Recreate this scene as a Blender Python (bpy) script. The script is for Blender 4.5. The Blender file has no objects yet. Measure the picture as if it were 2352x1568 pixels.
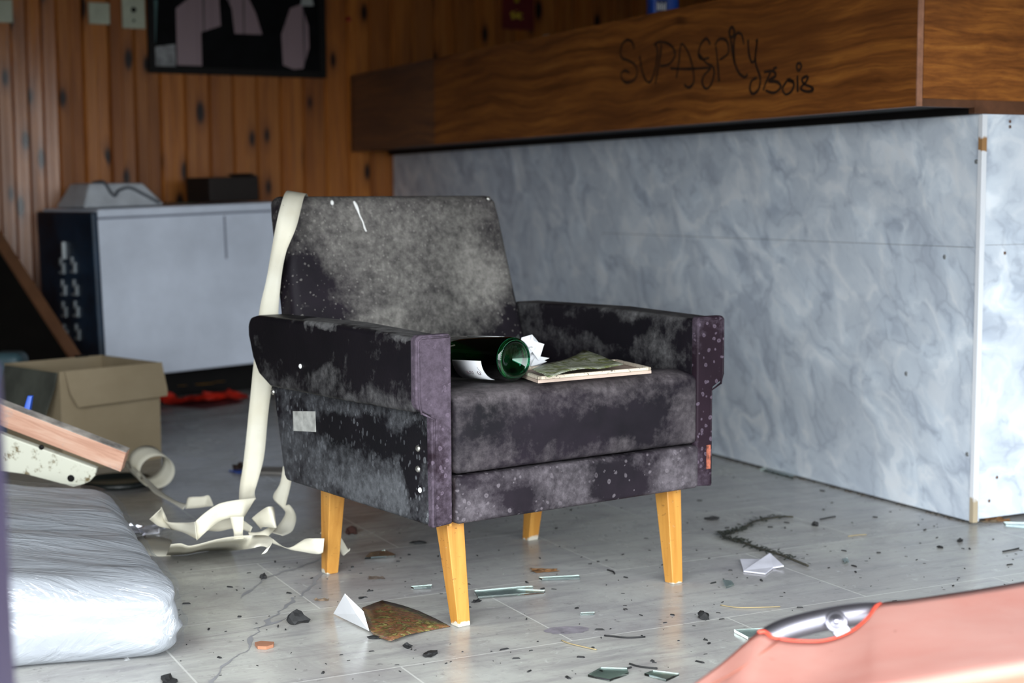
import bpy, bmesh, math, random
from mathutils import Vector, Matrix, noise
sc = bpy.context.scene
COL = sc.collection
random.seed(7)

# ------------------------------------------------------------------ camera
F_PX, PITCH, ROLL, CAM_H = 3511.36, .0944, -.0045, .8364
W_PX, H_PX = 2352, 1568
_f = Vector((0, math.cos(PITCH), -math.sin(PITCH)))
_u = Vector((0, math.sin(PITCH), math.cos(PITCH)))
_r = Vector((1, 0, 0))
CR = _r * math.cos(ROLL) + _u * math.sin(ROLL)
CU = _u * math.cos(ROLL) - _r * math.sin(ROLL)
CO = Vector((0, 0, CAM_H))
cam = bpy.data.cameras.new('camera')
cam.sensor_width = 36
cam.lens = F_PX / W_PX * 36
cam.clip_start = .05
cam.dof.use_dof = True
cam.dof.focus_distance = 2.95
cam.dof.aperture_fstop = 3.2
camo = bpy.data.objects.new('camera', cam)
COL.objects.link(camo)
m = Matrix.Identity(4)
for i in range(3):
    m[i][0], m[i][1], m[i][2], m[i][3] = CR[i], CU[i], -_f[i], CO[i]
camo.matrix_world = m
sc.camera = camo

# ------------------------------------------------------------------ exposure, sky and the daylight opening
vs = sc.view_settings
vs.view_transform = 'Standard'
vs.look = 'None'
vs.gamma = 1
vs.use_curve_mapping = False
vs.exposure = 0.0
sc.display_settings.display_device = 'sRGB'
sc.cycles.use_denoising = True
sc.cycles.max_bounces = 8
sc.cycles.diffuse_bounces = 4
sc.cycles.glossy_bounces = 4
sc.cycles.transmission_bounces = 8
sc.cycles.transparent_max_bounces = 12
sc.cycles.sample_clamp_indirect = 6

world = bpy.data.worlds.new('sky')
sc.world = world
world.use_nodes = True
wn = world.node_tree
wn.nodes.clear()
wo = wn.nodes.new('ShaderNodeOutputWorld')
wb = wn.nodes.new('ShaderNodeBackground')
wt = wn.nodes.new('ShaderNodeTexCoord')
ws = wn.nodes.new('ShaderNodeSeparateXYZ')
wr = wn.nodes.new('ShaderNodeValToRGB')
wr.color_ramp.elements[0].position = .47
wr.color_ramp.elements[0].color = (.10, .10, .09, 1)
wr.color_ramp.elements[1].position = .515
wr.color_ramp.elements[1].color = (.50, .54, .56, 1)
_e = wr.color_ramp.elements.new(.78)
_e.color = (.93, .97, 1.0, 1)
wm = wn.nodes.new('ShaderNodeMath')
wm.operation = 'MULTIPLY_ADD'
wm.inputs[1].default_value = .5
wm.inputs[2].default_value = .5
wn.links.new(wt.outputs['Generated'], ws.inputs[0])
wn.links.new(ws.outputs['Z'], wm.inputs[0])
wn.links.new(wm.outputs[0], wr.inputs[0])
wn.links.new(wr.outputs[0], wb.inputs[0])
wb.inputs[1].default_value = 14.5
wn.links.new(wb.outputs[0], wo.inputs[0])

# unseen shop front in wall_front; opening and low lintel shaped to steer the daylight
OPEN_X0, OPEN_X1, OPEN_Y, OPEN_TOP = -2.0, 3.4, 1.05, 1.60
al = bpy.data.lights.new('shop_front_daylight', 'AREA')
al.shape = 'RECTANGLE'
al.size, al.size_y = OPEN_X1 - OPEN_X0, OPEN_TOP
al.energy = 1
al.cycles.is_portal = True
alo = bpy.data.objects.new('shop_front_daylight', al)
COL.objects.link(alo)
alo.location = ((OPEN_X0 + OPEN_X1) / 2, OPEN_Y, OPEN_TOP / 2)
alo.rotation_euler = (math.pi / 2, 0, 0)      # points to +Y, into the room

# ------------------------------------------------------------------ frames of reference
BARM = Matrix.Translation((1.173, 3.8365, 0)) @ Matrix.Rotation(math.atan2(.444041, .896006), 4, 'Z')
CHM = Matrix.Translation((-.1559, 2.8632, 0)) @ Matrix.Rotation(.6223, 4, 'Z')


def ray(x, y):
    return _f + CR * ((x - W_PX / 2) / F_PX) - CU * ((y - H_PX / 2) / F_PX)


def at(x, y, d):
    return CO + ray(x, y) * d


def fl(x, y, z=0.0):
    d = ray(x, y)
    return CO + d * ((z - CAM_H) / d.z)


def onplane(x, y, p, n):
    d = ray(x, y)
    return CO + d * ((p - CO).dot(n) / d.dot(n))


# ------------------------------------------------------------------ material helpers
class NT:
    def __init__(s, name):
        s.m = bpy.data.materials.new(name)
        s.m.use_nodes = True
        s.t = s.m.node_tree
        s.t.nodes.clear()
        s.out = s.t.nodes.new('ShaderNodeOutputMaterial')
        s.p = s.t.nodes.new('ShaderNodeBsdfPrincipled')
        s.t.links.new(s.p.outputs[0], s.out.inputs[0])
        s.co = s.t.nodes.new('ShaderNodeTexCoord').outputs['Object']

    def n(s, typ, **kw):
        nd = s.t.nodes.new('ShaderNode' + typ)
        for k, v in kw.items():
            if k[0] == '_':
                setattr(nd, k[1:], v)
        for k, v in kw.items():
            if k[0] != '_':
                key = int(k[1:]) if k[0] == 'i' and k[1:].isdigit() else k.replace('__', ' ')
                s.set(nd.inputs[key], v)
        return nd

    def set(s, sock, v):
        if isinstance(v, bpy.types.NodeSocket):
            s.t.links.new(v, sock)
        elif isinstance(v, tuple) and len(v) == 3 and sock.type == 'RGBA':
            sock.default_value = (*v, 1)
        else:
            sock.default_value = v

    def math(s, op, a, b=0.0, c=0.0, clamp=False):
        nd = s.n('Math', _operation=op, i0=a, i1=b, i2=c)
        nd.use_clamp = clamp
        return nd.outputs[0]

    def vec(s, op, a, b=(0, 0, 0)):
        nd = s.n('VectorMath', _operation=op, i0=a, i1=b)
        return nd.outputs['Value'] if op in ('DISTANCE', 'LENGTH', 'DOT_PRODUCT') else nd.outputs[0]

    def map(s, scale=(1, 1, 1), rot=(0, 0, 0), loc=(0, 0, 0), co=None):
        return s.n('Mapping', Vector=co or s.co, Location=loc, Rotation=rot, Scale=scale).outputs[0]

    def noise(s, scale, detail=4, rough=.55, co=None, dist=0.0, color=False):
        nd = s.n('TexNoise', Vector=co or s.co, Scale=scale, Detail=detail, Roughness=rough, Distortion=dist)
        return nd.outputs['Color' if color else 0]

    def voro(s, scale, co=None, feature='F1', out='Distance', rnd=1.0):
        nd = s.n('TexVoronoi', _feature=feature, Vector=co or s.co, Scale=scale, Randomness=rnd)
        return nd.outputs[out]

    def ramp(s, fac, *stops):
        nd = s.n('ValToRGB', Fac=fac)
        e = nd.color_ramp.elements
        while len(e) < len(stops):
            e.new(.5)
        for el, (p, c) in zip(e, stops):
            el.position = p
            el.color = (c, c, c, 1) if isinstance(c, (int, float)) else (*c, 1)
        return nd.outputs[0]

    def step(s, v, lo, hi):
        nd = s.n('MapRange', Value=v, i1=lo, i2=hi, i3=0.0, i4=1.0)
        nd.clamp = True
        return nd.outputs[0]

    def mix(s, fac, a, b, mode='MIX'):
        nd = s.t.nodes.new('ShaderNodeMix')
        nd.data_type = 'RGBA'
        nd.blend_type = mode
        s.set(nd.inputs[0], fac)
        s.set(nd.inputs[6], a)
        s.set(nd.inputs[7], b)
        return nd.outputs[2]

    def xyz(s, co=None):
        return s.n('SeparateXYZ', Vector=co or s.co).outputs

    def bump(s, h, strength=.3, dist=.01):
        s.set(s.p.inputs['Normal'], s.n('Bump', Height=h, Strength=strength, Distance=dist).outputs[0])

    def fin(s, **kw):
        for k, v in kw.items():
            s.set(s.p.inputs[k.replace('__', ' ')], v)
        return s.m


def plain(name, col, rough=.6, metal=0.0, var=.12, scale=12, bump=0.0, **kw):
    t = NT(name)
    nz = t.noise(scale, 5, .6)
    k = t.ramp(nz, (.3, 1 - var * 2), (.7, 1 + var * .3))
    c = t.mix(1.0, col, k, 'MULTIPLY')
    if bump:
        t.bump(t.noise(scale * 4, 4), bump, .004)
    return t.fin(Base__Color=c, Roughness=rough, Metallic=metal, **kw)


# ------------------------------------------------------------------ geometry helpers
def obj(name, bm, mat, parent=None, mw=None, smooth=True, bevel=0, seg=2, solid=0, sub=0, wn=True):
    me = bpy.data.meshes.new(name)
    if isinstance(bm, bmesh.types.BMesh):
        bmesh.ops.recalc_face_normals(bm, faces=bm.faces[:])
        bm.to_mesh(me)
        bm.free()
    else:
        me.from_pydata(*bm)
        me.update()
    for mm in (mat if isinstance(mat, (list, tuple)) else [mat]):
        me.materials.append(mm)
    if smooth:
        me.polygons.foreach_set('use_smooth', [True] * len(me.polygons))
    o = bpy.data.objects.new(name, me)
    COL.objects.link(o)
    if parent:
        o.parent = parent
    if mw is not None:
        o.matrix_world = mw
    if solid:
        md = o.modifiers.new('thick', 'SOLIDIFY')
        md.thickness = solid
        md.offset = 0
    if bevel:
        md = o.modifiers.new('bevel', 'BEVEL')
        md.width = bevel
        md.segments = seg
        md.limit_method = 'ANGLE'
        md.angle_limit = .6
    if sub:
        md = o.modifiers.new('sub', 'SUBSURF')
        md.levels = md.render_levels = sub
    if wn and bevel:
        o.modifiers.new('wn', 'WEIGHTED_NORMAL')
    return o


def tag(o, label, cat, group=None, kind=None):
    o['label'] = label
    o['category'] = cat
    if group:
        o['group'] = group
    if kind:
        o['kind'] = kind
    return o


def struct(o):
    o['kind'] = 'structure'
    return o


def empty(name, mw, label, cat, group=None):
    o = bpy.data.objects.new(name, None)
    COL.objects.link(o)
    o.matrix_world = mw if isinstance(mw, Matrix) else Matrix.Translation(mw)
    o.empty_display_size = .05
    return tag(o, label, cat, group)


def box(bm, lo, hi, M=None):
    vs_ = [bm.verts.new((x, y, z)) for x in (lo[0], hi[0]) for y in (lo[1], hi[1]) for z in (lo[2], hi[2])]
    for q in ((0, 1, 3, 2), (4, 6, 7, 5), (0, 4, 5, 1), (2, 3, 7, 6), (0, 2, 6, 4), (1, 5, 7, 3)):
        bm.faces.new([vs_[i] for i in q])
    if M is not None:
        for v in vs_:
            v.co = M @ v.co
    return vs_


def boxbm(lo, hi):
    bm = bmesh.new()
    box(bm, lo, hi)
    return bm


def prism(pts, ax, a, b, bm=None):
    """polygon pts in the two other axes, extruded along axis ax from a to b"""
    bm = bm or bmesh.new()

    def mk(p, t):
        c = [0, 0, 0]
        o = [i for i in range(3) if i != ax]
        c[o[0]], c[o[1]], c[ax] = p[0], p[1], t
        return bm.verts.new(c)
    A = [mk(p, a) for p in pts]
    Bv = [mk(p, b) for p in pts]
    n = len(pts)
    bm.faces.new(A)
    bm.faces.new(Bv[::-1])
    for i in range(n):
        bm.faces.new([A[i], Bv[i], Bv[(i + 1) % n], A[(i + 1) % n]])
    return bm


def hexa(bottom, top, bm=None):
    bm = bm or bmesh.new()
    A = [bm.verts.new(p) for p in bottom]
    Bv = [bm.verts.new(p) for p in top]
    bm.faces.new(A[::-1])
    bm.faces.new(Bv)
    n = len(A)
    for i in range(n):
        bm.faces.new([A[i], A[(i + 1) % n], Bv[(i + 1) % n], Bv[i]])
    return bm


def rbox(sx, sy, sz, r, mflat=(6, 6, 6), k=3, f=None):
    """rounded box centred on the origin, optionally warped by f"""
    h = (sx / 2, sy / 2, sz / 2)

    def cs(i):
        a, mm = h[i], mflat[i]
        L = [-a + r * j / k for j in range(k)]
        L += [-a + r + (2 * a - 2 * r) * j / mm for j in range(mm + 1)]
        L += [a - r + r * (j + 1) / k for j in range(k)]
        return L
    C = [cs(i) for i in range(3)]
    bm = bmesh.new()
    cache = {}

    def vert(p):
        key = tuple(round(c, 6) for c in p)
        if key not in cache:
            inner = Vector([max(-h[i] + r, min(h[i] - r, p[i])) for i in range(3)])
            d = Vector(p) - inner
            q = inner + d.normalized() * r if d.length > 1e-9 else inner
            cache[key] = bm.verts.new(f(q) if f else q)
        return cache[key]
    for ax in range(3):
        o = [i for i in range(3) if i != ax]
        for s in (-1, 1):
            for i in range(len(C[o[0]]) - 1):
                for j in range(len(C[o[1]]) - 1):
                    q = []
                    for di, dj in ((0, 0), (1, 0), (1, 1), (0, 1)):
                        p = [0, 0, 0]
                        p[ax] = s * h[ax]
                        p[o[0]] = C[o[0]][i + di]
                        p[o[1]] = C[o[1]][j + dj]
                        q.append(vert(p))
                    try:
                        bm.faces.new(q)
                    except ValueError:
                        pass
    return bm


def lathe(prof, seg=48, bm=None, M=None):
    bm = bm or bmesh.new()
    rings = []
    for r, z in prof:
        if r < 1e-6:
            rings.append([bm.verts.new((0, 0, z))])
        else:
            rings.append([bm.verts.new((r * math.cos(2 * math.pi * i / seg), r * math.sin(2 * math.pi * i / seg), z)) for i in range(seg)])
    for a, b in zip(rings, rings[1:]):
        for i in range(seg):
            j = (i + 1) % seg
            if len(a) == 1 and len(b) == 1:
                continue
            if len(a) == 1:
                bm.faces.new([a[0], b[i], b[j]])
            elif len(b) == 1:
                bm.faces.new([a[i], b[0], a[j]])
            else:
                bm.faces.new([a[i], b[i], b[j], a[j]])
    if M is not None:
        for rg in rings:
            for v in rg:
                v.co = M @ v.co
    return bm


def catmull(P, n=8):
    P = [Vector(p) for p in P]
    out = []
    for i in range(len(P) - 1):
        p0, p1, p2, p3 = P[max(i - 1, 0)], P[i], P[i + 1], P[min(i + 2, len(P) - 1)]
        for j in range(n):
            t = j / n
            out.append(.5 * ((2 * p1) + (p2 - p0) * t + (2 * p0 - 5 * p1 + 4 * p2 - p3) * t * t + (3 * p1 - p0 - 3 * p2 + p3) * t ** 3))
    out.append(P[-1])
    return out


def tube(path, rad, seg=12, bm=None, caps=True):
    bm = bm or bmesh.new()
    rings = []
    n = len(path)
    up = Vector((.13, .21, .97)).normalized()
    for i, p in enumerate(path):
        t = (path[min(i + 1, n - 1)] - path[max(i - 1, 0)]).normalized()
        a = t.cross(up)
        if a.length < 1e-3:
            a = t.cross(Vector((1, 0, 0)))
        a.normalize()
        b = a.cross(t).normalized()
        up = b
        r = rad(i / (n - 1)) if callable(rad) else rad
        rings.append([bm.verts.new(p + (a * math.cos(2 * math.pi * k / seg) + b * math.sin(2 * math.pi * k / seg)) * r) for k in range(seg)])
    for A, Bv in zip(rings, rings[1:]):
        for k in range(seg):
            bm.faces.new([A[k], A[(k + 1) % seg], Bv[(k + 1) % seg], Bv[k]])
    if caps:
        bm.faces.new(rings[0][::-1])
        bm.faces.new(rings[-1])
    return bm


def centred(o):
    """move the origin of a top-level mesh to the middle of its base"""
    co = [v.co for v in o.data.vertices]
    c = Vector((sum(v.x for v in co) / len(co), sum(v.y for v in co) / len(co), min(v.z for v in co)))
    o.data.transform(Matrix.Translation(-c))
    o.location = c
    return o


def ribbon(name, A, B, mat, n=7, cols=3, parent=None, solid=.0009):
    a, b = catmull(A, n), catmull(B, n)
    vsx, fs = [], []
    for p, q in zip(a, b):
        for j in range(cols + 1):
            vsx.append(p.lerp(q, j / cols))
    for i in range(len(a) - 1):
        for j in range(cols):
            k = i * (cols + 1) + j
            fs.append((k, k + 1, k + cols + 2, k + cols + 1))
    return obj(name, (vsx, [], fs), mat, parent, solid=solid)


# ------------------------------------------------------------------ materials
def mat_floor():
    t = NT('pale_stone_tile')
    br = t.n('TexBrick', _offset=.5, _offset_frequency=2, Vector=t.map(loc=(.0, .0, 0)), Color1=(1, 1, 1), Color2=(0, 0, 0), Mortar=(.5, .5, .5), Scale=1.0, Mortar__Size=.0022, Mortar__Smooth=.3, Bias=0.0, Brick__Width=.70, Row__Height=.435)
    tile = br.outputs['Color']
    grout = br.outputs['Fac']
    s1 = t.noise(1.0, 8, .65, co=t.map(scale=(4, 26, 1)), dist=.5)
    s2 = t.noise(2.2, 6, .6, dist=.6)
    s3 = t.noise(70, 4, .7, co=t.map(scale=(.5, 1.5, 1)))
    c = t.ramp(s2, (.3, (.32, .305, .295)), (.5, (.43, .43, .40)), (.72, (.52, .53, .49)))
    c = t.mix(t.math('MULTIPLY', t.step(s1, .48, .70), .75), c, (.25, .24, .245))
    c = t.mix(t.math('MULTIPLY', tile, .28), c, (.33, .32, .36))
    c = t.mix(t.math('MULTIPLY', t.step(s3, .56, .70), .4), c, (.25, .24, .24))
    c = t.mix(t.math('MULTIPLY', t.step(t.noise(38, 5, .7), .60, .72), .6), c, (.10, .095, .10))
    c = t.mix(t.math('MULTIPLY', t.step(t.noise(24, 6, .7, dist=1.0), .62, .7), .35), c, (.75, .76, .74))
    dirt = t.math('MULTIPLY', t.step(t.noise(3.1, 9, .72, dist=.8), .50, .70), .6)
    c = t.mix(dirt, c, (.22, .20, .21))
    c = t.mix(t.math('MULTIPLY', grout, .55), c, (.72, .72, .68))
    t.bump(t.math('ADD', t.math('MULTIPLY', s3, .4), t.math('MULTIPLY', grout, -.3)), .25, .004)
    return t.fin(Base__Color=c, Roughness=t.step(s2, .2, 1.6), Specular__IOR__Level=.25)


def mat_planks(name, pitch, x0, spec=.22, rough=-.5):
    t = NT(name)
    x, y, z = t.xyz()
    idx = t.math('FLOOR', t.math('DIVIDE', t.math('SUBTRACT', x, x0), pitch))
    wh = t.n('TexWhiteNoise', _noise_dimensions='1D', W=idx)
    rv, rc = wh.outputs['Value'], wh.outputs['Color']
    half = t.math('FLOOR', t.math('DIVIDE', t.math('SUBTRACT', x, x0), pitch / 2))
    rh = t.n('TexWhiteNoise', _noise_dimensions='1D', W=half).outputs['Value']
    off = t.n('CombineXYZ', X=t.math('MULTIPLY', idx, 3.7), Y=0.0, Z=t.math('MULTIPLY', rv, 9.0)).outputs[0]
    co = t.vec('ADD', t.co, off)
    g = t.noise(1.0, 6, .6, co=t.map(scale=(38, 4, 2.2), co=co), dist=1.2)
    g2 = t.noise(1.0, 3, .5, co=t.map(scale=(9, 2, .8), co=co), dist=.4)
    c = t.ramp(g, (.25, (.21, .056, .010)), (.5, (.44, .140, .022)), (.8, (.60, .225, .042)))
    c = t.mix(t.math('MULTIPLY', rv, .6), c, (.20, .066, .022))
    c = t.mix(t.math('MULTIPLY', rh, .22), c, (.56, .25, .075))
    c = t.mix(t.step(g2, .55, .8), c, (.14, .045, .018))
    cs_ = t.xyz(co)
    kv = t.n('TexVoronoi', _voronoi_dimensions='2D', Vector=t.n('CombineXYZ', X=t.math('MULTIPLY', cs_[0], 8.5), Y=t.math('MULTIPLY', cs_[2], 3.2), Z=0.0).outputs[0], Scale=1.0, Randomness=1.0)
    gate = t.math('LESS_THAN', t.xyz(kv.outputs['Color'])[0], .50)
    kd = t.math('ADD', kv.outputs['Distance'], t.math('MULTIPLY', t.math('SUBTRACT', g2, .5), .25))
    kn = t.math('MULTIPLY', t.math('SUBTRACT', 1.0, t.step(kd, .07, .17)), gate)
    ring = t.math('MULTIPLY', t.math('SUBTRACT', 1.0, t.step(kd, .12, .34)), gate)
    c = t.mix(t.math('MULTIPLY', ring, .45), c, (.12, .035, .014))
    c = t.mix(kn, c, (.016, .007, .006))
    t.bump(g, .15, .002)
    return t.fin(Base__Color=c, Roughness=t.step(g2, rough, 2.2), Specular__IOR__Level=spec)


def mat_wood_fascia(name='brown_wood_laminate', grey=0.0):
    t = NT(name)
    co = t.vec('ADD', t.co, t.n('CombineXYZ', X=0.0, Y=0.0, Z=t.math('MULTIPLY', t.noise(1.6, 3, .5), .13)).outputs[0])
    g = t.noise(1.0, 8, .66, co=t.map(scale=(5, 1.8, 40), co=co), dist=.35)
    f = t.noise(1.0, 4, .7, co=t.map(scale=(20, 14, 260), co=co))
    big = t.noise(1.0, 3, .5, co=t.map(scale=(2, 1.0, 6), loc=(3, 0, 1)), dist=.7)
    c = t.ramp(g, (.28, (.075, .024, .007)), (.48, (.23, .078, .018)), (.62, (.36, .13, .026)), (.8, (.50, .22, .056)))
    c = t.mix(t.math('MULTIPLY', t.step(f, .5, .7), .5), c, (.085, .027, .010))
    c = t.mix(t.math('MULTIPLY', t.step(big, .5, .7), .55), c, (.11, .037, .012))
    kv = t.n('TexVoronoi', Vector=t.map(scale=(2.2, 2.2, 4.5), co=co), Scale=1.0, Randomness=1.0)
    kd = kv.outputs['Distance']
    c = t.mix(t.math('MULTIPLY', t.math('SUBTRACT', 1.0, t.step(kd, .03, .11)), .85), c, (.035, .012, .007))
    c = t.mix(grey, c, (.085, .062, .052))
    return t.fin(Base__Color=c, Roughness=.36, Specular__IOR__Level=.3)


def mat_marble():
    t = NT('grey_marbled_laminate')
    co = t.map(rot=(.75, 0, 0), scale=(1, 1, 1))
    co = t.map(scale=(1, 1.5, 1), co=co)
    w = t.noise(2.2, 4, .55, co=co, color=True)
    co2 = t.vec('ADD', co, t.vec('MULTIPLY', t.vec('SUBTRACT', w, (.5, .5, .5)), (.32, .32, .32)))
    w2 = t.noise(9, 4, .6, co=co, color=True)
    co2 = t.vec('ADD', co2, t.vec('MULTIPLY', t.vec('SUBTRACT', w2, (.5, .5, .5)), (.09, .09, .09)))
    a = t.voro(6.0, co2, 'SMOOTH_F1')
    b = t.noise(4.2, 4, .5, co=co2, dist=1.6)
    e = t.voro(4.2, co2, 'DISTANCE_TO_EDGE')
    e2 = t.voro(8.5, co2, 'DISTANCE_TO_EDGE')
    c = t.ramp(b, (.32, (.43, .49, .585)), (.42, (.58, .65, .74)), (.56, (.70, .77, .85)), (.64, (.83, .88, .94)))
    c = t.mix(t.math('MULTIPLY', t.step(a, .15, .55), .45), c, (.48, .52, .585))
    vein = t.math('MULTIPLY', t.math('SUBTRACT', 1.0, t.step(e, .0, .07)), t.step(b, .42, .58))
    c = t.mix(t.math('MULTIPLY', vein, .6), c, (.80, .825, .86))
    dark = t.math('MULTIPLY', t.math('SUBTRACT', 1.0, t.step(e2, .0, .09)), t.math('SUBTRACT', 1.0, t.step(b, .40, .55)))
    c = t.mix(t.math('MULTIPLY', dark, .5), c, (.34, .38, .46))
    return t.fin(Base__Color=c, Roughness=.42, Specular__IOR__Level=.35)


def mat_leather(name, lo=.5, hi=.75, dust_light_c=(.20, .19, .165), dark=(.005, .005, .0065), tint=(.022, .016, .023), tintamt=.5,
                spots=0.0, sscale=70, blobs=(), amt=.85, rough=.55, ring=0.0, seed=0.0, stretch=1.0, gthr=.62, sg=(.36, .52)):
    """black leatherette with mould and dust; blobs = (centre, radius, amount): where mould took or spared, and light painted on tops"""
    t = NT(name)
    co = t.map(loc=(seed, seed * .7, seed * 1.3))
    n1 = t.noise(5.5, 9, .68, co=co, dist=.4)
    n2 = t.noise(60, 6, .72, co=co)
    n3 = t.noise(3.1, 5, .6, co=co)
    n4 = t.noise(19, 7, .7, co=co, dist=.5)
    v = t.math('ADD', t.math('MULTIPLY', n1, .60), t.math('ADD', t.math('MULTIPLY', n4, .18), t.math('MULTIPLY', n2, .22)))
    if blobs:
        wob = t.vec('MULTIPLY', t.vec('SUBTRACT', t.noise(7, 5, .6, co=co, color=True), (.5, .5, .5)), (.16, .16, .16))
        cw = t.vec('ADD', t.co, wob)
        for c, r, a in blobs:
            r3 = r if isinstance(r, tuple) else (r, r, r)
            d = t.vec('LENGTH', t.vec('DIVIDE', t.vec('SUBTRACT', cw, c), r3))
            v = t.math('ADD', v, t.math('MULTIPLY', t.math('SUBTRACT', 1.0, t.step(d, .35, 1.1)), a))
    mask = t.step(v, lo, hi)
    base = t.mix(t.math('MULTIPLY', t.step(n3, .35, .65), tintamt), dark, tint)
    fine = t.ramp(n2, (.3, .55), (.7, 1.25))
    dc = t.mix(1.0, dust_light_c, fine, 'MULTIPLY')
    c = t.mix(t.math('MULTIPLY', mask, amt), base, dc)
    if spots:
        vn = t.n('TexVoronoi', Vector=t.vec('ADD', t.map(scale=(1, 1, stretch), co=co), t.vec('MULTIPLY', t.noise(40, 2, .5, co=co, color=True), (.012, .012, .012))), Scale=sscale, Randomness=1.0)
        r1 = t.xyz(vn.outputs['Color'])
        rad = t.math('MULTIPLY_ADD', r1[1], .30, .12)
        q = t.math('DIVIDE', vn.outputs['Distance'], rad)
        disc = t.math('SUBTRACT', 1.0, t.step(q, .75, 1.05))
        if ring:
            disc = t.math('SUBTRACT', disc, t.math('MULTIPLY', t.math('SUBTRACT', 1.0, t.step(q, .25, .55)), ring))
        gate = t.math('MULTIPLY', t.math('LESS_THAN', r1[0], gthr), t.step(n3, *sg))
        c = t.mix(t.math('MULTIPLY', t.math('MULTIPLY', disc, gate), spots, clamp=True), c, tuple(x * 1.5 for x in dust_light_c))
    t.bump(n2, .25, .002)
    rg = t.math('MULTIPLY_ADD', mask, .25, rough)
    return t.fin(Base__Color=c, Roughness=rg, Specular__IOR__Level=.13)


def mat_legwood():
    t = NT('honey_varnished_wood')
    g = t.noise(1.0, 5, .6, co=t.map(scale=(40, 40, 3)), dist=.6)
    c = t.ramp(g, (.3, (.42, .175, .028)), (.7, (.60, .30, .065)))
    c = t.mix(t.step(t.noise(1.0, 4, .7, co=t.map(scale=(60, 60, 160))), .64, .7), c, (.10, .035, .012))
    c = t.mix(t.step(t.noise(90, 3, .6), .70, .76), c, (.66, .62, .55))
    z = t.xyz()[2]
    worn = t.math('SUBTRACT', 1.0, t.step(t.math('ADD', z, t.math('MULTIPLY', t.noise(28, 3), .06)), .034, .037))
    c = t.mix(worn, c, (.60, .56, .47))
    return t.fin(Base__Color=c, Roughness=.35, Specular__IOR__Level=.5)


def mat_tape():
    t = NT('cream_paper_tape')
    n = t.noise(7, 5, .6)
    c = t.ramp(n, (.3, (.62, .575, .45)), (.7, (.71, .685, .59)))
    c = t.mix(t.step(t.noise(120, 2), .74, .78), c, (.3, .26, .2))
    t.set(t.p.inputs['Subsurface Weight'], 0.0)
    return t.fin(Base__Color=c, Roughness=.6, Specular__IOR__Level=.3)


def mat_print(name, cols, scale=30, stretch=(1, 1, 1), rough=.35):
    t = NT(name)
    n = t.noise(scale, 7, .65, co=t.map(scale=stretch), dist=1.2)
    k = len(cols)
    c = t.ramp(n, *[(.3 + .4 * i / (k - 1), cc) for i, cc in enumerate(cols)])
    c = t.mix(t.math('MULTIPLY', t.step(t.noise(scale * 5, 4, .7), .6, .75), .5), c, (.45, .43, .36))
    return t.fin(Base__Color=c, Roughness=rough)


def mat_card():
    t = NT('brown_cardboard')
    n = t.noise(4, 5, .6)
    l = t.noise(1.0, 2, .5, co=t.map(scale=(3, 3, 90)))
    c = t.ramp(n, (.3, (.31, .245, .155)), (.7, (.39, .315, .21)))
    c = t.mix(t.math('MULTIPLY', l, .25), c, (.24, .185, .12))
    return t.fin(Base__Color=c, Roughness=.85, Specular__IOR__Level=.1)


def mat_coral():
    t = NT('coral_vinyl')
    n = t.noise(6, 6, .6)
    c = t.ramp(n, (.3, (.38, .070, .042)), (.7, (.44, .092, .056)))
    up = t.xyz(t.n('NewGeometry').outputs['Normal'])[2]
    dust = t.math('MULTIPLY', t.step(up, .55, .95), t.math('MULTIPLY_ADD', t.noise(4, 6, .65), .9, .25), clamp=True)
    c = t.mix(dust, c, (.56, .315, .27))
    c = t.mix(t.math('MULTIPLY', t.step(t.noise(42, 5, .65), .68, .72), .8), c, (.28, .10, .07))
    t.bump(t.noise(9, 3), .15, .01)
    return t.fin(Base__Color=c, Roughness=.5, Specular__IOR__Level=.3)


def mat_film():
    m_ = bpy.data.materials.new('clear_plastic_film')
    m_.use_nodes = True
    t = m_.node_tree
    t.nodes.clear()
    o = t.nodes.new('ShaderNodeOutputMaterial')
    tr = t.nodes.new('ShaderNodeBsdfTransparent')
    tr.inputs[0].default_value = (.95, .96, .97, 1)
    gl = t.nodes.new('ShaderNodeBsdfGlossy')
    gl.inputs['Roughness'].default_value = .2
    df = t.nodes.new('ShaderNodeBsdfTranslucent')
    df.inputs[0].default_value = (.9, .92, .95, 1)
    mx, mx2 = t.nodes.new('ShaderNodeMixShader'), t.nodes.new('ShaderNodeMixShader')
    fr = t.nodes.new('ShaderNodeFresnel')
    fr.inputs[0].default_value = 1.25
    tc = t.nodes.new('ShaderNodeTexCoord')
    mp = t.nodes.new('ShaderNodeMapping')
    mp.inputs['Scale'].default_value = (5, 16, 8)
    mp.inputs['Rotation'].default_value = (0, 0, .5)
    nz = t.nodes.new('ShaderNodeTexNoise')
    nz.inputs['Scale'].default_value = 1.6
    nz.inputs['Detail'].default_value = 4
    nz.inputs['Distortion'].default_value = 1.4
    bp = t.nodes.new('ShaderNodeBump')
    bp.inputs['Strength'].default_value = .8
    bp.inputs['Distance'].default_value = .02
    L = t.links.new
    L(tc.outputs['Object'], mp.inputs[0])
    L(mp.outputs[0], nz.inputs['Vector'])
    L(nz.outputs[0], bp.inputs['Height'])
    L(bp.outputs[0], gl.inputs['Normal'])
    L(bp.outputs[0], fr.inputs['Normal'])
    mx2.inputs[0].default_value = .03
    L(tr.outputs[0], mx2.inputs[1])
    L(df.outputs[0], mx2.inputs[2])
    mx.inputs[0].default_value = .07
    L(mx2.outputs[0], mx.inputs[1])
    L(gl.outputs[0], mx.inputs[2])
    L(mx.outputs[0], o.inputs[0])
    return m_


def mat_glass(name, col, rough=.02, ior=1.5):
    t = NT(name)
    return t.fin(Base__Color=col, Roughness=rough, IOR=ior, Transmission__Weight=1.0)


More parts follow.
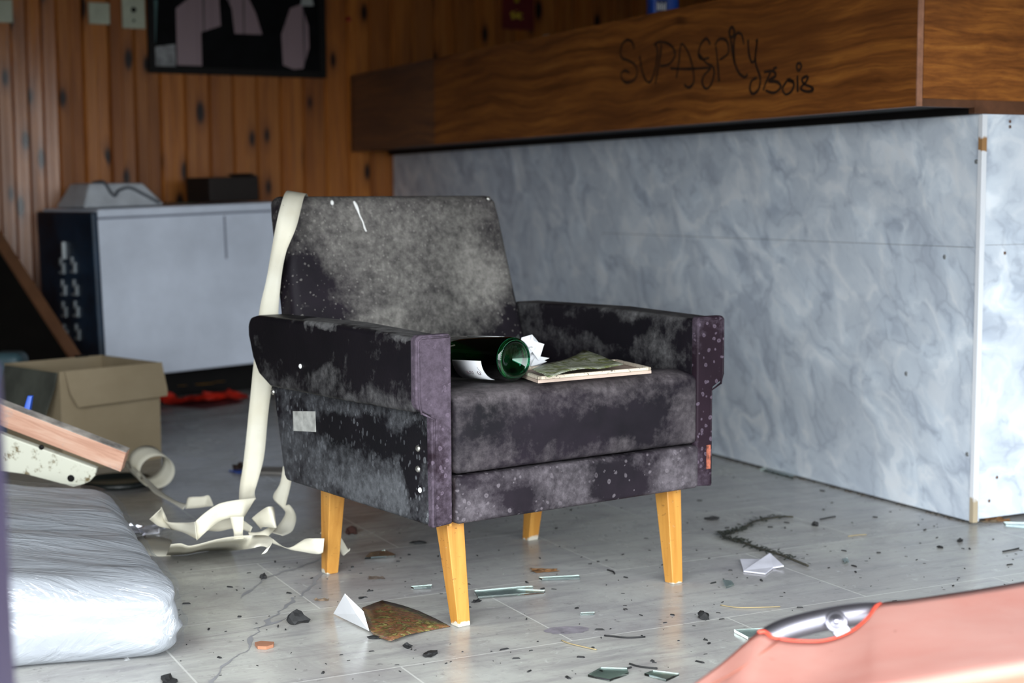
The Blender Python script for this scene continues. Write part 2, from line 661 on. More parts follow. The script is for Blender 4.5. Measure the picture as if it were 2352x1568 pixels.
M_FLOOR = mat_floor()
M_FASCIA = mat_wood_fascia()
M_MARBLE = mat_marble()
M_EDGE = plain('pale_laminate_edging', (.42, .20, .12), .45, scale=20, var=.3)
M_DARKBAND = plain('dark_wood_band', (.16, .065, .03), .45, scale=9, var=.35)
M_CEIL = plain('dull_ceiling_paint', (.10, .085, .07), .9)
M_OUTWALL = plain('dull_plaster', (.22, .20, .18), .9)
M_LEG = mat_legwood()
M_TAPE = mat_tape()
M_WHITE = plain('white_paper', (.78, .79, .82), .75, var=.05, scale=8)
M_WENAMEL = plain('white_enamel', (.78, .84, .97), .45, var=.12, scale=2.5)
M_NAVY = plain('navy_painted_steel', (.014, .042, .085), .45, var=.4, scale=6)
M_BLACK = plain('black_paint_and_shade', (.007, .006, .006), .6, Specular__IOR__Level=.2)
M_BLACKM = plain('matt_black_board', (.007, .006, .005), .85, Specular__IOR__Level=.1)
M_CARD = mat_card()
M_CARDIN = plain('weathered_cardboard', (.10, .105, .085), .85, scale=6, var=.3)
M_CREAMMETAL = NT('rust_flecked_cream_paint')
_t = M_CREAMMETAL
_c = _t.mix(_t.step(_t.noise(30, 7, .75), .55, .64), (.60, .60, .50), (.16, .12, .06))
M_CREAMMETAL = _t.fin(Base__Color=_c, Roughness=.4)
_t = NT('pinkish_planed_wood')
_g = _t.noise(1.0, 6, .65, co=_t.map(scale=(5, 30, 60)), dist=.8)
_c = _t.ramp(_g, (.3, (.42, .21, .14)), (.5, (.60, .34, .24)), (.72, (.70, .48, .37)))
_c = _t.mix(_t.step(_t.noise(8, 6, .7), .58, .72), _c, (.40, .33, .30))
M_PLANK = _t.fin(Base__Color=_c, Roughness=.7)
_t = NT('grey_weathered_wood')
M_PLANKTOP = plain('grey_weathered_wood', (.42, .38, .34), .8, scale=18, var=.4)
M_CORAL = mat_coral()
M_RED = plain('red_vinyl_binding', (.80, .09, .05), .45)
M_STEEL = plain('brushed_steel_tube', (.42, .41, .47), .42, 1.0, var=.1, scale=5)
M_FILM = mat_film()
M_PURPLE = plain('purple_gloss_paint', (.040, .032, .066), .4, var=.05)
M_GREENGLASS = mat_glass('green_bottle_glass', (.006, .20, .055))
M_BASEGLASS_LIT = mat_glass('lit_base_glass', (.06, .62, .30), .05)  # same glass as the body, its colour brightened to look lit
M_SHARD = mat_glass('window_glass', (.80, .95, .90), .03)
M_LEAFDRY = plain('dry_brown_leaf', (.21, .10, .035), .7, scale=40, var=.4)
M_CHAR = plain('black_charred_flake', (.012, .012, .013), .75, scale=60, var=.4)
M_BRICKRED = plain('terracotta_chip', (.36, .16, .09), .85, scale=30)
M_STRAW = plain('dry_straw', (.33, .26, .14), .8)
M_DIRT = plain('dark_floor_dirt', (.035, .035, .035), .9)
M_GREY = plain('grey_plastic', (.42, .45, .44), .4)
M_SWITCH = plain('aged_ivory_plastic', (.52, .56, .42), .4, var=.1)
M_BLUE = plain('blue_plastic', (.02, .10, .55), .3)

# ------------------------------------------------------------------ the room
ROOMZ = 2.75
WY = 3.92          # the back wall in the bar's frame


def plankwall(name, x0, x1, pitch, mat, mw, y=0.0, z1=ROOMZ):
    """boards with V joints and a bead down each middle; faces -y"""
    prof = []
    n = round((x1 - x0) / pitch)
    for i in range(n):
        a = x0 + i * pitch
        g = min(.009, pitch * .08)
        hh = pitch / 2
        prof += [(a, y + .010), (a + g, y), (a + hh - g * .25, y), (a + hh, y + .0012), (a + hh + g * .25, y), (a + pitch - g, y)]
    prof.append((x0 + n * pitch, y + .010))
    vsx = [(px_, py_, z) for (px_, py_) in prof for z in (0, z1)]
    fs = [(2 * i, 2 * i + 2, 2 * i + 3, 2 * i + 1) for i in range(len(prof) - 1)]
    k = len(vsx)
    xe = x0 + n * pitch
    vsx += [(x0, y + .08, 0), (x0, y + .08, z1), (xe, y + .08, 0), (xe, y + .08, z1)]
    fs += [(k, k + 1, k + 3, k + 2), (k, 0, 1, k + 1), (k + 2, k + 3, 2 * len(prof) - 1, 2 * len(prof) - 2)]
    return struct(obj(name, (vsx, [], fs), mat, mw=mw, smooth=False))


PITCHB = .1105
WX0 = -1.545
# floor slab inside the threshold, unseen ground outside added dark to curb bounced light
_fi = [BARM.inverted() @ Vector(q) for q in ((-7, OPEN_Y, 0), (7, OPEN_Y, 0), (7, 12, 0), (-7, 12, 0))]
struct(obj('floor', hexa([q - Vector((0, 0, .08)) for q in _fi], _fi), M_FLOOR, mw=BARM, smooth=False))
struct(obj('ground', boxbm((-30, -40, -.12), (30, OPEN_Y, -.02)), plain('dark_unseen_ground', (.06, .06, .06), .9), smooth=False))
plankwall('wall_back', WX0, WX0 + PITCHB * 42, PITCHB, mat_planks('knotty_pine_planks', PITCHB, WX0), BARM, WY)
# narrower boards on a slightly splayed wall beside it
cw = BARM @ Vector((WX0, WY, 0))
LWM = Matrix.Translation(cw) @ Matrix.Rotation(math.atan2(.335, .942), 4, 'Z')
plankwall('wall_left', -.062 * 50, 0, .062, mat_planks('narrow_pine_planks', .062, 0, .42, -.1), LWM, 0)
lw_end = LWM @ Vector((-3.1, 0, 0))
bm = boxbm((lw_end.x - .1, OPEN_Y, 0), (lw_end.x, lw_end.y + .3, ROOMZ))
struct(obj('wall_side', bm, M_OUTWALL, smooth=False))
rw = BARM @ Vector((WX0 + PITCHB * 42, WY, 0))
bm = boxbm((5.0, OPEN_Y, 0), (5.1, rw.y + 1.5, ROOMZ))
struct(obj('wall_right', bm, M_OUTWALL, smooth=False))
struct(obj('wall_rear', boxbm((rw.x - .2, rw.y + .05, 0), (5.0, rw.y + .15, ROOMZ)), M_CEIL, smooth=False))
struct(obj('ceiling', boxbm((lw_end.x - .1, OPEN_Y - .1, ROOMZ), (5.1, rw.y + 1.5, ROOMZ + .1)), M_CEIL, smooth=False))
bm = boxbm((lw_end.x - .1, OPEN_Y - .1, 0), (OPEN_X0, OPEN_Y, ROOMZ))
box(bm, (OPEN_X1, OPEN_Y - .1, 0), (5.1, OPEN_Y, ROOMZ))
box(bm, (OPEN_X0, OPEN_Y - .1, OPEN_TOP), (OPEN_X1, OPEN_Y, ROOMZ))  # unseen low lintel, added to cut daylight off the high surfaces
struct(obj('wall_front', bm, M_OUTWALL, smooth=False))

# ------------------------------------------------------------------ the bar counter (local x along its end, y along its front)
bar = empty('bar_counter', BARM, 'long bar counter with brown wood fascia above grey marbled front panels', 'bar counter')
FX, FZ0, FZ1, PZ = -.2115, 1.0505, 1.403, 1.0356


def barpart(name, lo, hi, mat, **kw):
    return obj(name, boxbm(lo, hi), mat, bar, **kw)


barpart('front_panel', (0, 0, .006), (.02, WY - .012, PZ), M_MARBLE, smooth=False)
barpart('end_panel', (.02, -.0, .012), (2.3, .02, PZ), M_MARBLE, smooth=False)
fa = barpart('fascia', (FX, .003, FZ0), (FX + .019, 2.925, FZ1), M_FASCIA, smooth=False)
barpart('fascia', (FX, 2.928, FZ0), (FX + .019, WY - .012, FZ1), mat_wood_fascia('greyed_brown_laminate', .55), smooth=False)['label'] = 'duller greyish fascia length by the wall'
ef = barpart('end_fascia', (FX + .019, .0, FZ0 + .019), (2.3, .019, FZ1), M_FASCIA, smooth=False)
barpart('fascia_edging', (FX - .0006, -.0005, FZ0), (FX + .0165, .003, FZ1), M_EDGE, smooth=False)['label'] = 'pale laminate edging strip'
barpart('fascia_lip', (FX + .0165, .0, FZ0), (-.028, .019, FZ0 + .0185), M_DARKBAND, smooth=False)
barpart('frieze', (-.028, -.0012, PZ + .0006), (2.3, .019, FZ0 + .0188), M_DARKBAND, smooth=False)
barpart('soffit', (FX + .019, .02, FZ0 + .004), (.35, WY - .012, FZ0 + .016), M_BLACK, smooth=False)  # shade under the overhang put in as black
barpart('front_frieze', (-.026, .019, PZ), (-.004, WY - .012, FZ0 + .004), M_BLACK, smooth=False)  # wood band lying in shade, the shade painted black
barpart('counter_top', (FX + .019, .019, FZ1 - .03), (.42, WY - .012, FZ1 - .002), M_DARKBAND, smooth=False)
barpart('carcass', (.36, .021, .012), (.40, WY - .012, FZ1 - .03), M_BLACK, smooth=False)
# corner strip: white angle moulding, worn bare near the floor
_t = NT('white_angle_moulding')
_z = _t.math('ADD', _t.xyz()[2], _t.math('MULTIPLY', _t.noise(40, 3), .05))
_c = _t.mix(_t.math('SUBTRACT', 1.0, _t.step(_z, .085, .095)), (.74, .76, .80), (.40, .33, .23))
_c = _t.mix(_t.math('MULTIPLY', _t.step(_z, .965, .967), _t.math('SUBTRACT', 1.0, _t.step(_z, 1.0, 1.01))), _c, (.35, .19, .08))
M_STRIP = _t.fin(Base__Color=_c, Roughness=.4)
bm = boxbm((-.003, -.003, .004), (.013, .0, PZ - .002))
box(bm, (-.003, 0, .004), (.0, .010, PZ - .002))
obj('corner_strip', bm, M_STRIP, bar, smooth=False)['label'] = 'white corner moulding strip'
# nearly closed horizontal joints of the panels and the screw heads
bm = boxbm((-.0006, .02, .7035), (.0, 1.9, .7047))
box(bm, (.02, -.0006, .7095), (2.3, .0, .7105))
obj('panel_joint', bm, plain('grey_panel_joint', (.16, .17, .19), .8), bar, smooth=False)  # flat grey line along the joints
for (x, y) in ((2243, 371), (2170, 590), (2222, 1043), (2082, 858)):
    p = BARM.inverted() @ onplane(x, y, BARM @ Vector((0, 0, 0)), BARM.to_3x3() @ Vector((1, 0, 0)))
    obj('screw', lathe([(.006, 0), (.006, .001), (.004, .002), (0, .0022)], 14, M=Matrix.Translation(p) @ Matrix.Rotation(-math.pi / 2, 4, 'Y')), plain('dull_screw_head', (.35, .37, .38), .5, .6), bar)
for (x, y) in ((2320, 279), (2320, 291), (2308, 581), (2290, 1096), (2272, 1150)):
    p = BARM.inverted() @ onplane(x, y, BARM @ Vector((0, 0, 0)), BARM.to_3x3() @ Vector((0, 1, 0)))
    obj('screw_hole', lathe([(.0045, 0), (.004, .0006), (0, .0008)], 12, M=Matrix.Translation(p) @ Matrix.Rotation(math.pi / 2, 4, 'X')), plain('rusty_hole', (.12, .06, .035), .9), bar)

# the graffiti, marker on the fascia; strokes traced as written
GRAF = ['250,265 240,228 215,215 190,232 176,275 185,312 215,325 252,348 268,388 250,430 212,445 186,428 180,398 200,380 226,392',
        '280,300 286,345 298,400 320,440 345,430 368,350 376,270 362,236', '398,238 386,330 364,452', '358,242 380,228 425,232 460,258 470,300 440,345 390,356',
        '478,420 492,330 505,238 540,280 565,360 572,440 545,472 520,455', '445,368 520,372 600,368 665,365',
        '660,238 640,208 612,235 596,290 612,318 655,312', '600,290 640,340 672,358 682,395 665,455 638,478 618,450 625,410 665,368',
        '708,440 700,330 690,250', '686,245 705,214 738,212 757,240 755,290 712,322', '766,200 764,165 778,147 791,170 780,200 766,196',
        '770,205 780,280 792,345', '842,240 830,188 805,180 788,225 790,320 812,388 845,416 862,400', '864,215 868,280 882,332 902,318 914,214',
        '914,216 904,330 930,420 920,482 890,505 874,480 884,436 912,418', '985,392 962,440 946,488',
        '950,388 1000,384 1012,410 975,436 1022,442 1040,470 1004,500 958,488', '1072,438 1050,478 1066,508 1096,494 1112,455 1090,430 1072,436',
        '1072,432 1112,440', '1130,408 1132,496', '1138,336 1126,356 1136,382 1152,358 1140,336',
        '1186,408 1156,425 1166,452 1206,470 1212,488 1178,493 1148,476 1178,440 1190,412', '1000,372 1020,362', '905,222 918,214']
gbm = bmesh.new()
fp, fn = BARM @ Vector((FX - .0006, 0, 0)), BARM.to_3x3() @ Vector((1, 0, 0))
for s in GRAF:
    pts = []
    for q in s.split():
        gx, gy = map(float, q.split(','))
        pts.append(BARM.inverted() @ onplane(1350 + gx / 2.347, gy / 2.347, fp, fn))
    pts = catmull(pts, 6)
    L, Rr = [], []
    for i, p in enumerate(pts):
        tt = (pts[min(i + 1, len(pts) - 1)] - pts[max(i - 1, 0)]).normalized()
        nn = Vector((1, 0, 0)).cross(tt) * (.0042 + .0016 * noise.noise(p * 30))
        L.append(gbm.verts.new((FX - .0008, p.y + nn.y, p.z + nn.z)))
        Rr.append(gbm.verts.new((FX - .0008, p.y - nn.y, p.z - nn.z)))
    for i in range(len(L) - 1):
        gbm.faces.new([L[i], L[i + 1], Rr[i + 1], Rr[i]])
obj('graffiti', gbm, plain('black_marker_ink', (.022, .010, .005), .5, var=.05), fa, smooth=False)['label'] = 'black marker graffiti lettering on the fascia'

# ------------------------------------------------------------------ things on the back wall
WM = BARM @ Matrix.Translation((0, WY, 0))
pf = empty('picture_frame', WM @ Matrix.Translation((-.745, 0, 1.387)), 'wide black framed picture hanging on the plank wall', 'picture')
pw, ph = .82, .52
bm = boxbm((-pw / 2, -.028, 0), (pw / 2, -.002, .03))
box(bm, (-pw / 2, -.028, ph - .03), (pw / 2, -.002, ph))
box(bm, (-pw / 2, -.028, .03), (-pw / 2 + .028, -.002, ph - .03))
box(bm, (pw / 2 - .03, -.028, .03), (pw / 2, -.002, ph - .03))
obj('frame', bm, M_BLACK, pf, smooth=False)
pr = obj('print', boxbm((-pw / 2 + .028, -.014, .03), (pw / 2 - .03, -.004, ph - .03)), plain('dark_print', (.004, .0045, .006), .6, scale=8, var=.5, Specular__IOR__Level=.1), pf, smooth=False)


def flat(name, polys, mat, parent, y):
    bm_ = bmesh.new()
    for P in polys:
        v1 = [bm_.verts.new((x, y, z)) for x, z in P]
        bm_.faces.new(v1)
    return obj(name, bm_, mat, parent, smooth=False)


def pfp(*q):      # picture pixels -> frame coordinates (x, z)
    out = []
    for x, y in q:
        p = pf.matrix_world.inverted() @ onplane(x, y, WM.translation, BARM.to_3x3() @ Vector((0, 1, 0)))
        out.append((p.x, p.z))
    return out


bpy.context.view_layer.update()
_t = NT('dusky_pink_print')
_x = _t.xyz()[0]
_c = _t.mix(_t.step(_t.noise(1.0, 2, .5, co=_t.map(scale=(60, 1, .4))), .58, .66), (.30, .21, .235), (.06, .045, .06))
M_PINKP = _t.fin(Base__Color=_c, Roughness=.4)
flat('pink_area', [pfp((405, 150), (402, 20), (440, -10), (500, -20), (505, 60), (460, 75), (462, 152)),
                   pfp((537, 78), (530, 20), (510, -20), (560, -20), (585, 30), (600, 80)),
                   pfp((648, 150), (644, 80), (664, 20), (690, 10), (706, 60), (708, 110), (694, 158), (672, 160))], M_PINKP, pr, -.0146)
flat('white_note', [pfp((352, 154), (352, 108), (400, 102), (402, 154))], plain('pale_grey_note', (.36, .37, .38), .6, scale=30, var=.35), pr, -.0152)
flat('pale_corner', [pfp((688, 14), (692, -10), (712, -10), (718, 14))], M_GREY, pr, -.0152)
flat('teal_edge', [pfp((350, 100), (352, 0), (360, 0), (356, 100))], plain('teal_print', (.05, .13, .13), .5), pr, -.0152)


def wallplate(name, px_, label, cat, holes, wallM, n):
    (x0, y0), (x1, y1) = px_
    a = wallM.inverted() @ onplane(x0, y1, wallM.translation, n)
    b = wallM.inverted() @ onplane(x1, y0, wallM.translation, n)
    e = empty(name, wallM @ Matrix.Translation(((a.x + b.x) / 2, 0, a.z)), label, cat)
    w, h = (b.x - a.x) / 2, b.z - a.z
    obj('plate', boxbm((-w, -.014, 0), (w, -.001, h)), M_SWITCH, e, bevel=.003)
    if holes:
        for dz, r in holes:
            obj('socket_hole', lathe([(r, 0), (r, .002), (0, .002)], 16, M=Matrix.Translation((0, -.014, h * dz)) @ Matrix.Rotation(math.pi / 2, 4, 'X')), M_BLACK, e)
    else:
        obj('rocker', boxbm((-w * .28, -.019, h * .3), (w * .28, -.0138, h * .7)), M_SWITCH, e, bevel=.002)
    return e


nB = BARM.to_3x3() @ Vector((0, 1, 0))
nL = LWM.to_3x3() @ Vector((0, 1, 0))
wallplate('light_switch', ((203, 8), (250, 55)), 'square ivory light switch on the planks, next to the socket', 'switch', None, WM, nB)
wallplate('wall_socket', ((280, -34), (330, 65)), 'tall ivory wall socket with a dark hole beside the framed picture', 'socket', ((.42, .012), (.18, .006)), WM, nB)
wallplate('light_switch', ((-30, 0), (28, 51)), 'ivory light switch on the narrow dark boards, cut by the photo edge', 'switch', None, LWM, nL)

sg = empty('wall_sign', WM @ Matrix.Translation((.672, 0, 1.655)), 'small dark red sign with yellow lettering high on the wall behind the bar', 'sign')
obj('panel', boxbm((-.085, -.012, 0), (.085, -.001, .2)), plain('dark_red_print', (.16, .006, .008), .5), sg, smooth=False)
bm = bmesh.new()
for s in ('-.026,.078 -.036,.080 -.040,.071 -.028,.064 -.028,.055 -.040,.053', '-.012,.078 -.012,.053', '-.012,.088 -.012,.091', '.018,.076 .004,.076 .000,.065 .006,.054 .019,.056'):
    tube(catmull([Vector((float(a.split(',')[0]), -.0135, float(a.split(',')[1]))) for a in s.split()], 4), .006, 6, bm)
obj('yellow_spot', tube([Vector((-.012, -.0135, .13)), Vector((-.012, -.0135, .15))], .012, 8), plain('yellow_spot_print', (.62, .42, .02), .5), sg)
obj('lettering', bm, plain('yellow_lettering', (.85, .62, .05), .5), sg)
rt = empty('wall_light', WM @ Matrix.Translation((-.213, 0, 1.652)), 'tiny red pilot light on the dark planks beside the picture', 'light')
obj('lens', lathe([(.012, 0), (.012, .008), (.006, .014), (0, .015)], 16, M=Matrix.Translation((0, -.001, .012)) @ Matrix.Rotation(math.pi / 2, 4, 'X')), plain('red_lens', (.35, .01, .01), .3), rt)

# bottle and napkin left on the bar top
bp = BARM @ Vector((.1, 1.66, FZ1 - .002))
bb = empty('detergent_bottle', bp, 'bright blue plastic bottle with a white printed label standing on the bar', 'bottle')
obj('body', rbox(.105, .07, .24, .022, (4, 3, 6), 3, lambda q: Vector((q.x * (1 - .25 * max(0, q.z) / .12), q.y, q.z + .12))), M_BLUE, bb)
obj('cap', lathe([(.022, .24), (.022, .275), (.018, .28), (0, .28)], 20), M_WHITE, bb)
bm = bmesh.new()
box(bm, (-.036, -.0362, .060), (.004, -.0335, .105))
lb = obj('label', bm, plain('dark_blue_label', (.01, .03, .16), .4), bb, smooth=False)
bm = bmesh.new()
for k in range(5):
    x = -.033 + k * .007
    box(bm, (x, -.0368, .070), (x + .0045, -.036, .096 - .006 * (k % 2)), Matrix.Shear('XZ', 4, (.12, 0)) if False else None)
obj('lettering', bm, M_WHITE, lb, smooth=False)
bb.rotation_euler = (0, 0, .25)


def crumple(name, c, size, mat, seed, nu=9, flat_=.5, parent=None, amp=.45, solid=.0006):
    """crumpled sheet around c"""
    vsx, fs = [], []
    for i in range(nu + 1):
        for j in range(nu + 1):
            u, v = i / nu - .5, j / nu - .5
            p = Vector((u * size[0], v * size[1], 0))
            q = noise.noise_vector(Vector((u * 5 + seed, v * 5, seed * 2.1)))
            q2 = noise.noise_vector(Vector((u * 11 + seed, v * 11, seed)))
            d = q * amp + q2 * amp * .4
            p += Vector((d.x * size[0] * .5, d.y * size[1] * .5, abs(d.z) * size[2] * 2))
            vsx.append(p)
    zm = min(p.z for p in vsx)
    for p in vsx:
        p.z -= zm
    for i in range(nu):
        for j in range(nu):
            k = i * (nu + 1) + j
            fs += [(k, k + 1, k + nu + 2), (k, k + nu + 2, k + nu + 1)]
    o_ = obj(name, (vsx, [], fs), mat, parent, smooth=False, solid=solid)
    o_.location = c
    return o_


tag(crumple('paper_scrap', BARM @ Vector((-.12, 1.95, FZ1)), (.16, .1, .012), plain('greyish_paper', (.40, .42, .40), .7), 3.3), 'flat pale scrap of paper lying on the bar top near the wall end', 'paper scrap')

# ------------------------------------------------------------------ chest freezer and what lies on it
fc = at(243, 866, 6.0)
fyaw = math.radians(38)
FRM = Matrix.Translation((fc.x, fc.y, 0)) @ Matrix.Rotation(fyaw, 4, 'Z')
fz = empty('chest_freezer', FRM, 'white chest freezer with a dark navy vented end, against the pine planks', 'freezer')
tilt = Matrix.Translation((0, 0, .127)) @ Matrix.Rotation(-.03, 4, 'Y')


def fpart(name, bm_, mat, parent=None, **kw):
    bm_.transform(tilt)
    return obj(name, bm_, mat, parent or fz, **kw)


FL, FD, FH = .93, .56, .668
fpart('body', boxbm((.006, .0, 0), (FL, FD, FH - .035)), M_WENAMEL, bevel=.006)
fpart('lid', boxbm((.004, -.008, FH - .033), (FL, FD, FH)), M_WENAMEL, bevel=.005)
fpart('end_panel', boxbm((-.022, -.004, -.01), (.005, FD + .01, FH - .01)), M_NAVY, bevel=.008)['label'] = 'dark navy vented end panel'
bm = bmesh.new()
for x0, z0, x1, z1 in ((.545, .445, .553, .62), (.0, FH - .040, FL, FH - .034)):
    box(bm, (x0, -.0015, z0), (x1, .001, z1))
fpart('door_seam', bm, plain('grey_seam', (.22, .24, .32), .6), smooth=False)
fi = FRM.inverted()
fpl, fpn = FRM @ Vector((-.022, 0, 0)), FRM.to_3x3() @ Vector((1, 0, 0))
for k, (x, y) in enumerate([(151, 612), (177, 610), (153, 662), (180, 662), (153, 712), (181, 711), (154, 764), (182, 764)]):
    p = fi @ onplane(x, y, fpl, fpn)
    bm = bmesh.new()
    p.x -= .03 * (p.z - .127)
    for dy, dz, w, h in ((.012, .020, .008, .03), (-.006, .010, .02, .007), (-.012, -.008, .009, .03), (.004, -.024, .022, .008)):
        box(bm, (p.x - .006, p.y + dy - w, p.z + dz - h / 2), (p.x + .001, p.y + dy + w, p.z + dz + h / 2))
    obj('vent', bm, plain('bare_metal_louvre', (.50, .55, .58), .35, .3), fz, smooth=False)
p = fi @ onplane(158, 575, fpl, fpn)
obj('latch', boxbm((-.050, p.y - .008, p.z - .035), (-.022, p.y + .010, p.z + .035)), plain('bare_metal_latch', (.55, .60, .62), .3, .3), fz, bevel=.003)
bm = boxbm((.03, .27, 0), (.90, .52, .112))
obj('plinth', bm, M_BLACK, fz, smooth=False)
bm = boxbm((.05, .06, .108), (.12, .12, .13))
obj('compressor', boxbm((.02, .2, .112), (FL - .02, FD - .03, .124)), M_BLACK, fz, smooth=False)

topz = lambda u: .127 + FH + .03 * u
bs = empty('plastic_basin', FRM @ Matrix.Translation((.145, .28, topz(.145) + .004)) @ Matrix.Rotation(.03, 4, 'Y').inverted(), 'upturned white plastic tub with a dark cable, lying on the freezer lid', 'tub')
obj('shell', hexa([(-.16, -.15, 0), (.19, -.15, 0), (.19, .15, 0), (-.16, .15, 0)], [(-.11, -.1, .098), (.12, -.1, .092), (.12, .1, .092), (-.11, .1, .098)]), plain('white_tub_plastic', (.62, .65, .70), .4), bs, bevel=.012)
cbl = catmull([Vector(q) for q in ((-.06, -.02, .099), (-.05, -.10, .100), (-.035, -.128, .060), (-.02, -.135, .045), (.0, -.128, .065), (.05, -.122, .075), (.10, -.135, .048), (.16, -.155, .010))], 6)
obj('cable', tube(cbl, .006, 8), plain('grey_cable', (.10, .11, .13), .5), bs)
dk = empty('dark_box', FRM @ Matrix.Translation((.70, .34, topz(.70) + .006)) @ Matrix.Rotation(-.03, 4, 'Y'), 'small dark brown box standing on the freezer lid behind the armchair', 'box')
obj('body', boxbm((-.12, -.12, 0), (.115, .1, .105)), plain('dark_brown_board', (.014, .008, .006), .7), dk, bevel=.006)
obj('flap', hexa([(.116, -.12, .1), (.122, -.12, .1), (.122, .1, .1), (.116, .1, .1)], [(.075, -.12, .116), (.08, -.12, .118), (.08, .1, .118), (.075, .1, .116)]), plain('lighter_brown_flap', (.09, .05, .03), .7), dk, smooth=False)
tag(crumple('cloth_rag', FRM @ Vector((.46, .3, topz(.46) + .006)), (.16, .1, .012), plain('dull_green_cloth', (.035, .06, .02), .9), 8.1), 'small dull green rag on the freezer lid between the tub and dark box', 'rag')

# leaning dark board
A = fl(282, 975)
D = at(-150, 309, 6.25)
side = Vector((-.707, -.707, 0))
e1 = (D - A)
nrm = e1.cross(side).normalized()
if nrm.z < 0:
    nrm = -nrm
th = .03
lb_ = empty('leaning_board', A, 'large matt black board with brown edge leaning back behind the cardboard box', 'board')
P = [Vector((0, 0, 0)), e1, e1 + side * 1.1, side * 1.1]
obj('face_panel', hexa(P, [p + nrm * .004 for p in P]), M_BLACKM, lb_, smooth=False)
Q = [P[0] + Vector((0, 0, .004)), P[1], P[1] + side * .05, P[0] + side * .05 + Vector((0, 0, .004))]
obj('edge_strip', hexa([p + nrm * .0042 for p in Q], [p + nrm * .016 for p in Q]), plain('brown_board_edge', (.17, .075, .035), .6), lb_, smooth=False)

# ------------------------------------------------------------------ cardboard box
cbx = fl(371, 1052)
by = math.radians(46)
CBM = Matrix.Translation(cbx) @ Matrix.Rotation(by, 4, 'Z')     # origin: front right bottom; -x along the front, +y back
cb = empty('cardboard_box', CBM, 'open brown cardboard box with its flaps folded down, on the floor', 'box')
cw_, cd_, chh, ct = .352, .345, .312, .005
bm = boxbm((-cw_, 0, 0), (0, ct, chh))
box(bm, (-cw_, cd_ - ct, 0), (0, cd_, chh))
box(bm, (-cw_, ct, 0), (-cw_ + ct, cd_ - ct, chh))
box(bm, (-ct, ct, 0), (0, cd_ - ct, chh))
box(bm, (-cw_ + ct, ct, 0), (-ct, cd_ - ct, ct))
obj('body', bm, M_CARD, cb, smooth=False)
F_ = [(-cw_ + .012, -.006, chh), (.004, -.006, chh), (.012, -.022, chh - .088), (.010, -.024, chh - .108), (-cw_ + .04, -.032, chh - .112), (-cw_ + .018, -.026, chh - .07)]
obj('flap', hexa(F_, [(x, y - .004, z + .001) for x, y, z in F_]), M_CARD, cb, smooth=False)
G_ = [(-cw_ - .005, .004, chh - .004), (-cw_ - .005, cd_ - .02, chh - .004), (-cw_ - .05, cd_ - .03, chh - .13), (-cw_ - .045, .012, chh - .135), (-cw_ - .018, .0, chh - .05)]
obj('flap', hexa(G_, [(x - .004, y, z) for x, y, z in G_]), M_CARDIN, cb, smooth=False)['label'] = 'dark weathered side flap'
bm = boxbm((-.10, cd_ - .012, chh + .0), (-.06, cd_ + .002, chh + .006))
obj('torn_edge', bm, M_BLACK, cb, smooth=False)

# ------------------------------------------------------------------ wrapped white mattress, front left
nzv = lambda p: noise.noise(p)


def pad(q):
    # q in the unit-ish rounded box (1 x 1 x .2) -> bilinear quad in the room
    u, v, z = q.x + .5, q.y + .5, q.z / .2 + .5
    FLc, FRc, BRc, BLc = Vector((-1.55, 2.45, 0)), Vector((-.60, 2.72, 0)), Vector((-.93, 3.50, 0)), Vector((-1.75, 3.38, 0))
    p = FLc.lerp(FRc, u).lerp(BLc.lerp(BRc, u), v)
    h = .205 - .075 * max(0, u - .35) / .65 * (1 - .55 * v)
    h += .012 * nzv(Vector((u * 3, v * 9, 1.7))) + .010 * nzv(Vector((u * 5, v * 15 + u * 4, 5.2)))
    p.z = max(0.0, z) * h
    s = nzv(Vector((u * 7 + v * 3, z * 6, 9.1))) * .012
    p.x += s * (1 if u > .9 else 0)
    p.y += s * (1 if v < .1 else 0)
    return p


mt = empty('wrapped_mattress', Vector((-1.0, 2.9, 0)), 'folded white mattress wrapped in clear plastic film, in front of the plank', 'mattress')
_t = NT('white_quilted_fabric')
_w = _t.noise(1.0, 5, .6, co=_t.map(scale=(5, 26, 10), rot=(0, 0, .35)), dist=1.0)
_t.bump(_w, .6, .014)
M_PAD = _t.fin(Base__Color=(.35, .365, .39), Roughness=.6, Coat__Weight=.12, Coat__Roughness=.2)


def shifted(bm_, e):
    bm_.transform(Matrix.Translation(-e.location))
    return bm_


obj('padding', shifted(rbox(1, 1, .2, .06, (30, 30, 4), 4, pad), mt), M_PAD, mt)


def film(q):
    p = pad(q)
    c = Vector((-1.15, 3.0, .07))
    d = (p - c)
    w = .5 + .5 * nzv(Vector((p.x * 9, p.y * 17, p.z * 20)))
    p += Vector((d.x, d.y, 0)).normalized() * (.006 + .022 * w * (1 - min(1, p.z / .2))) + Vector((0, 0, .004 + .006 * w if p.z > .03 else 0))
    p.z = max(.001, p.z)
    return p


obj('plastic_film', shifted(rbox(1, 1, .2, .06, (40, 40, 6), 4, film), mt), M_FILM, mt)['label'] = 'clear wrinkled plastic film'
tail = [Vector(fl(x, y)) for x, y in ((300, 1500), (372, 1470), (385, 1420))]
tv, tf = [], []
NU, NV = 14, 8
for i in range(NU + 1):
    for j in range(NV + 1):
        s_, r_ = i / NU, j / NV
        a = fl(285 + 95 * s_, 1518 - 95 * s_ * s_)
        base = Vector((-.74 + .13 * s_, 2.76 + .12 * s_, .10 - .02 * s_))
        p = base.lerp(a, r_)
        p.z += .02 * math.sin(r_ * math.pi) + .012 * nzv(Vector((s_ * 9, r_ * 4, 3)))
        p.z = max(p.z, .001)
        tv.append(p - mt.location)
for i in range(NU):
    for j in range(NV):
        k = i * (NV + 1) + j
        tf.append((k, k + 1, k + NV + 2, k + NV + 1))
obj('film_tail', (tv, [], tf), M_FILM, mt)

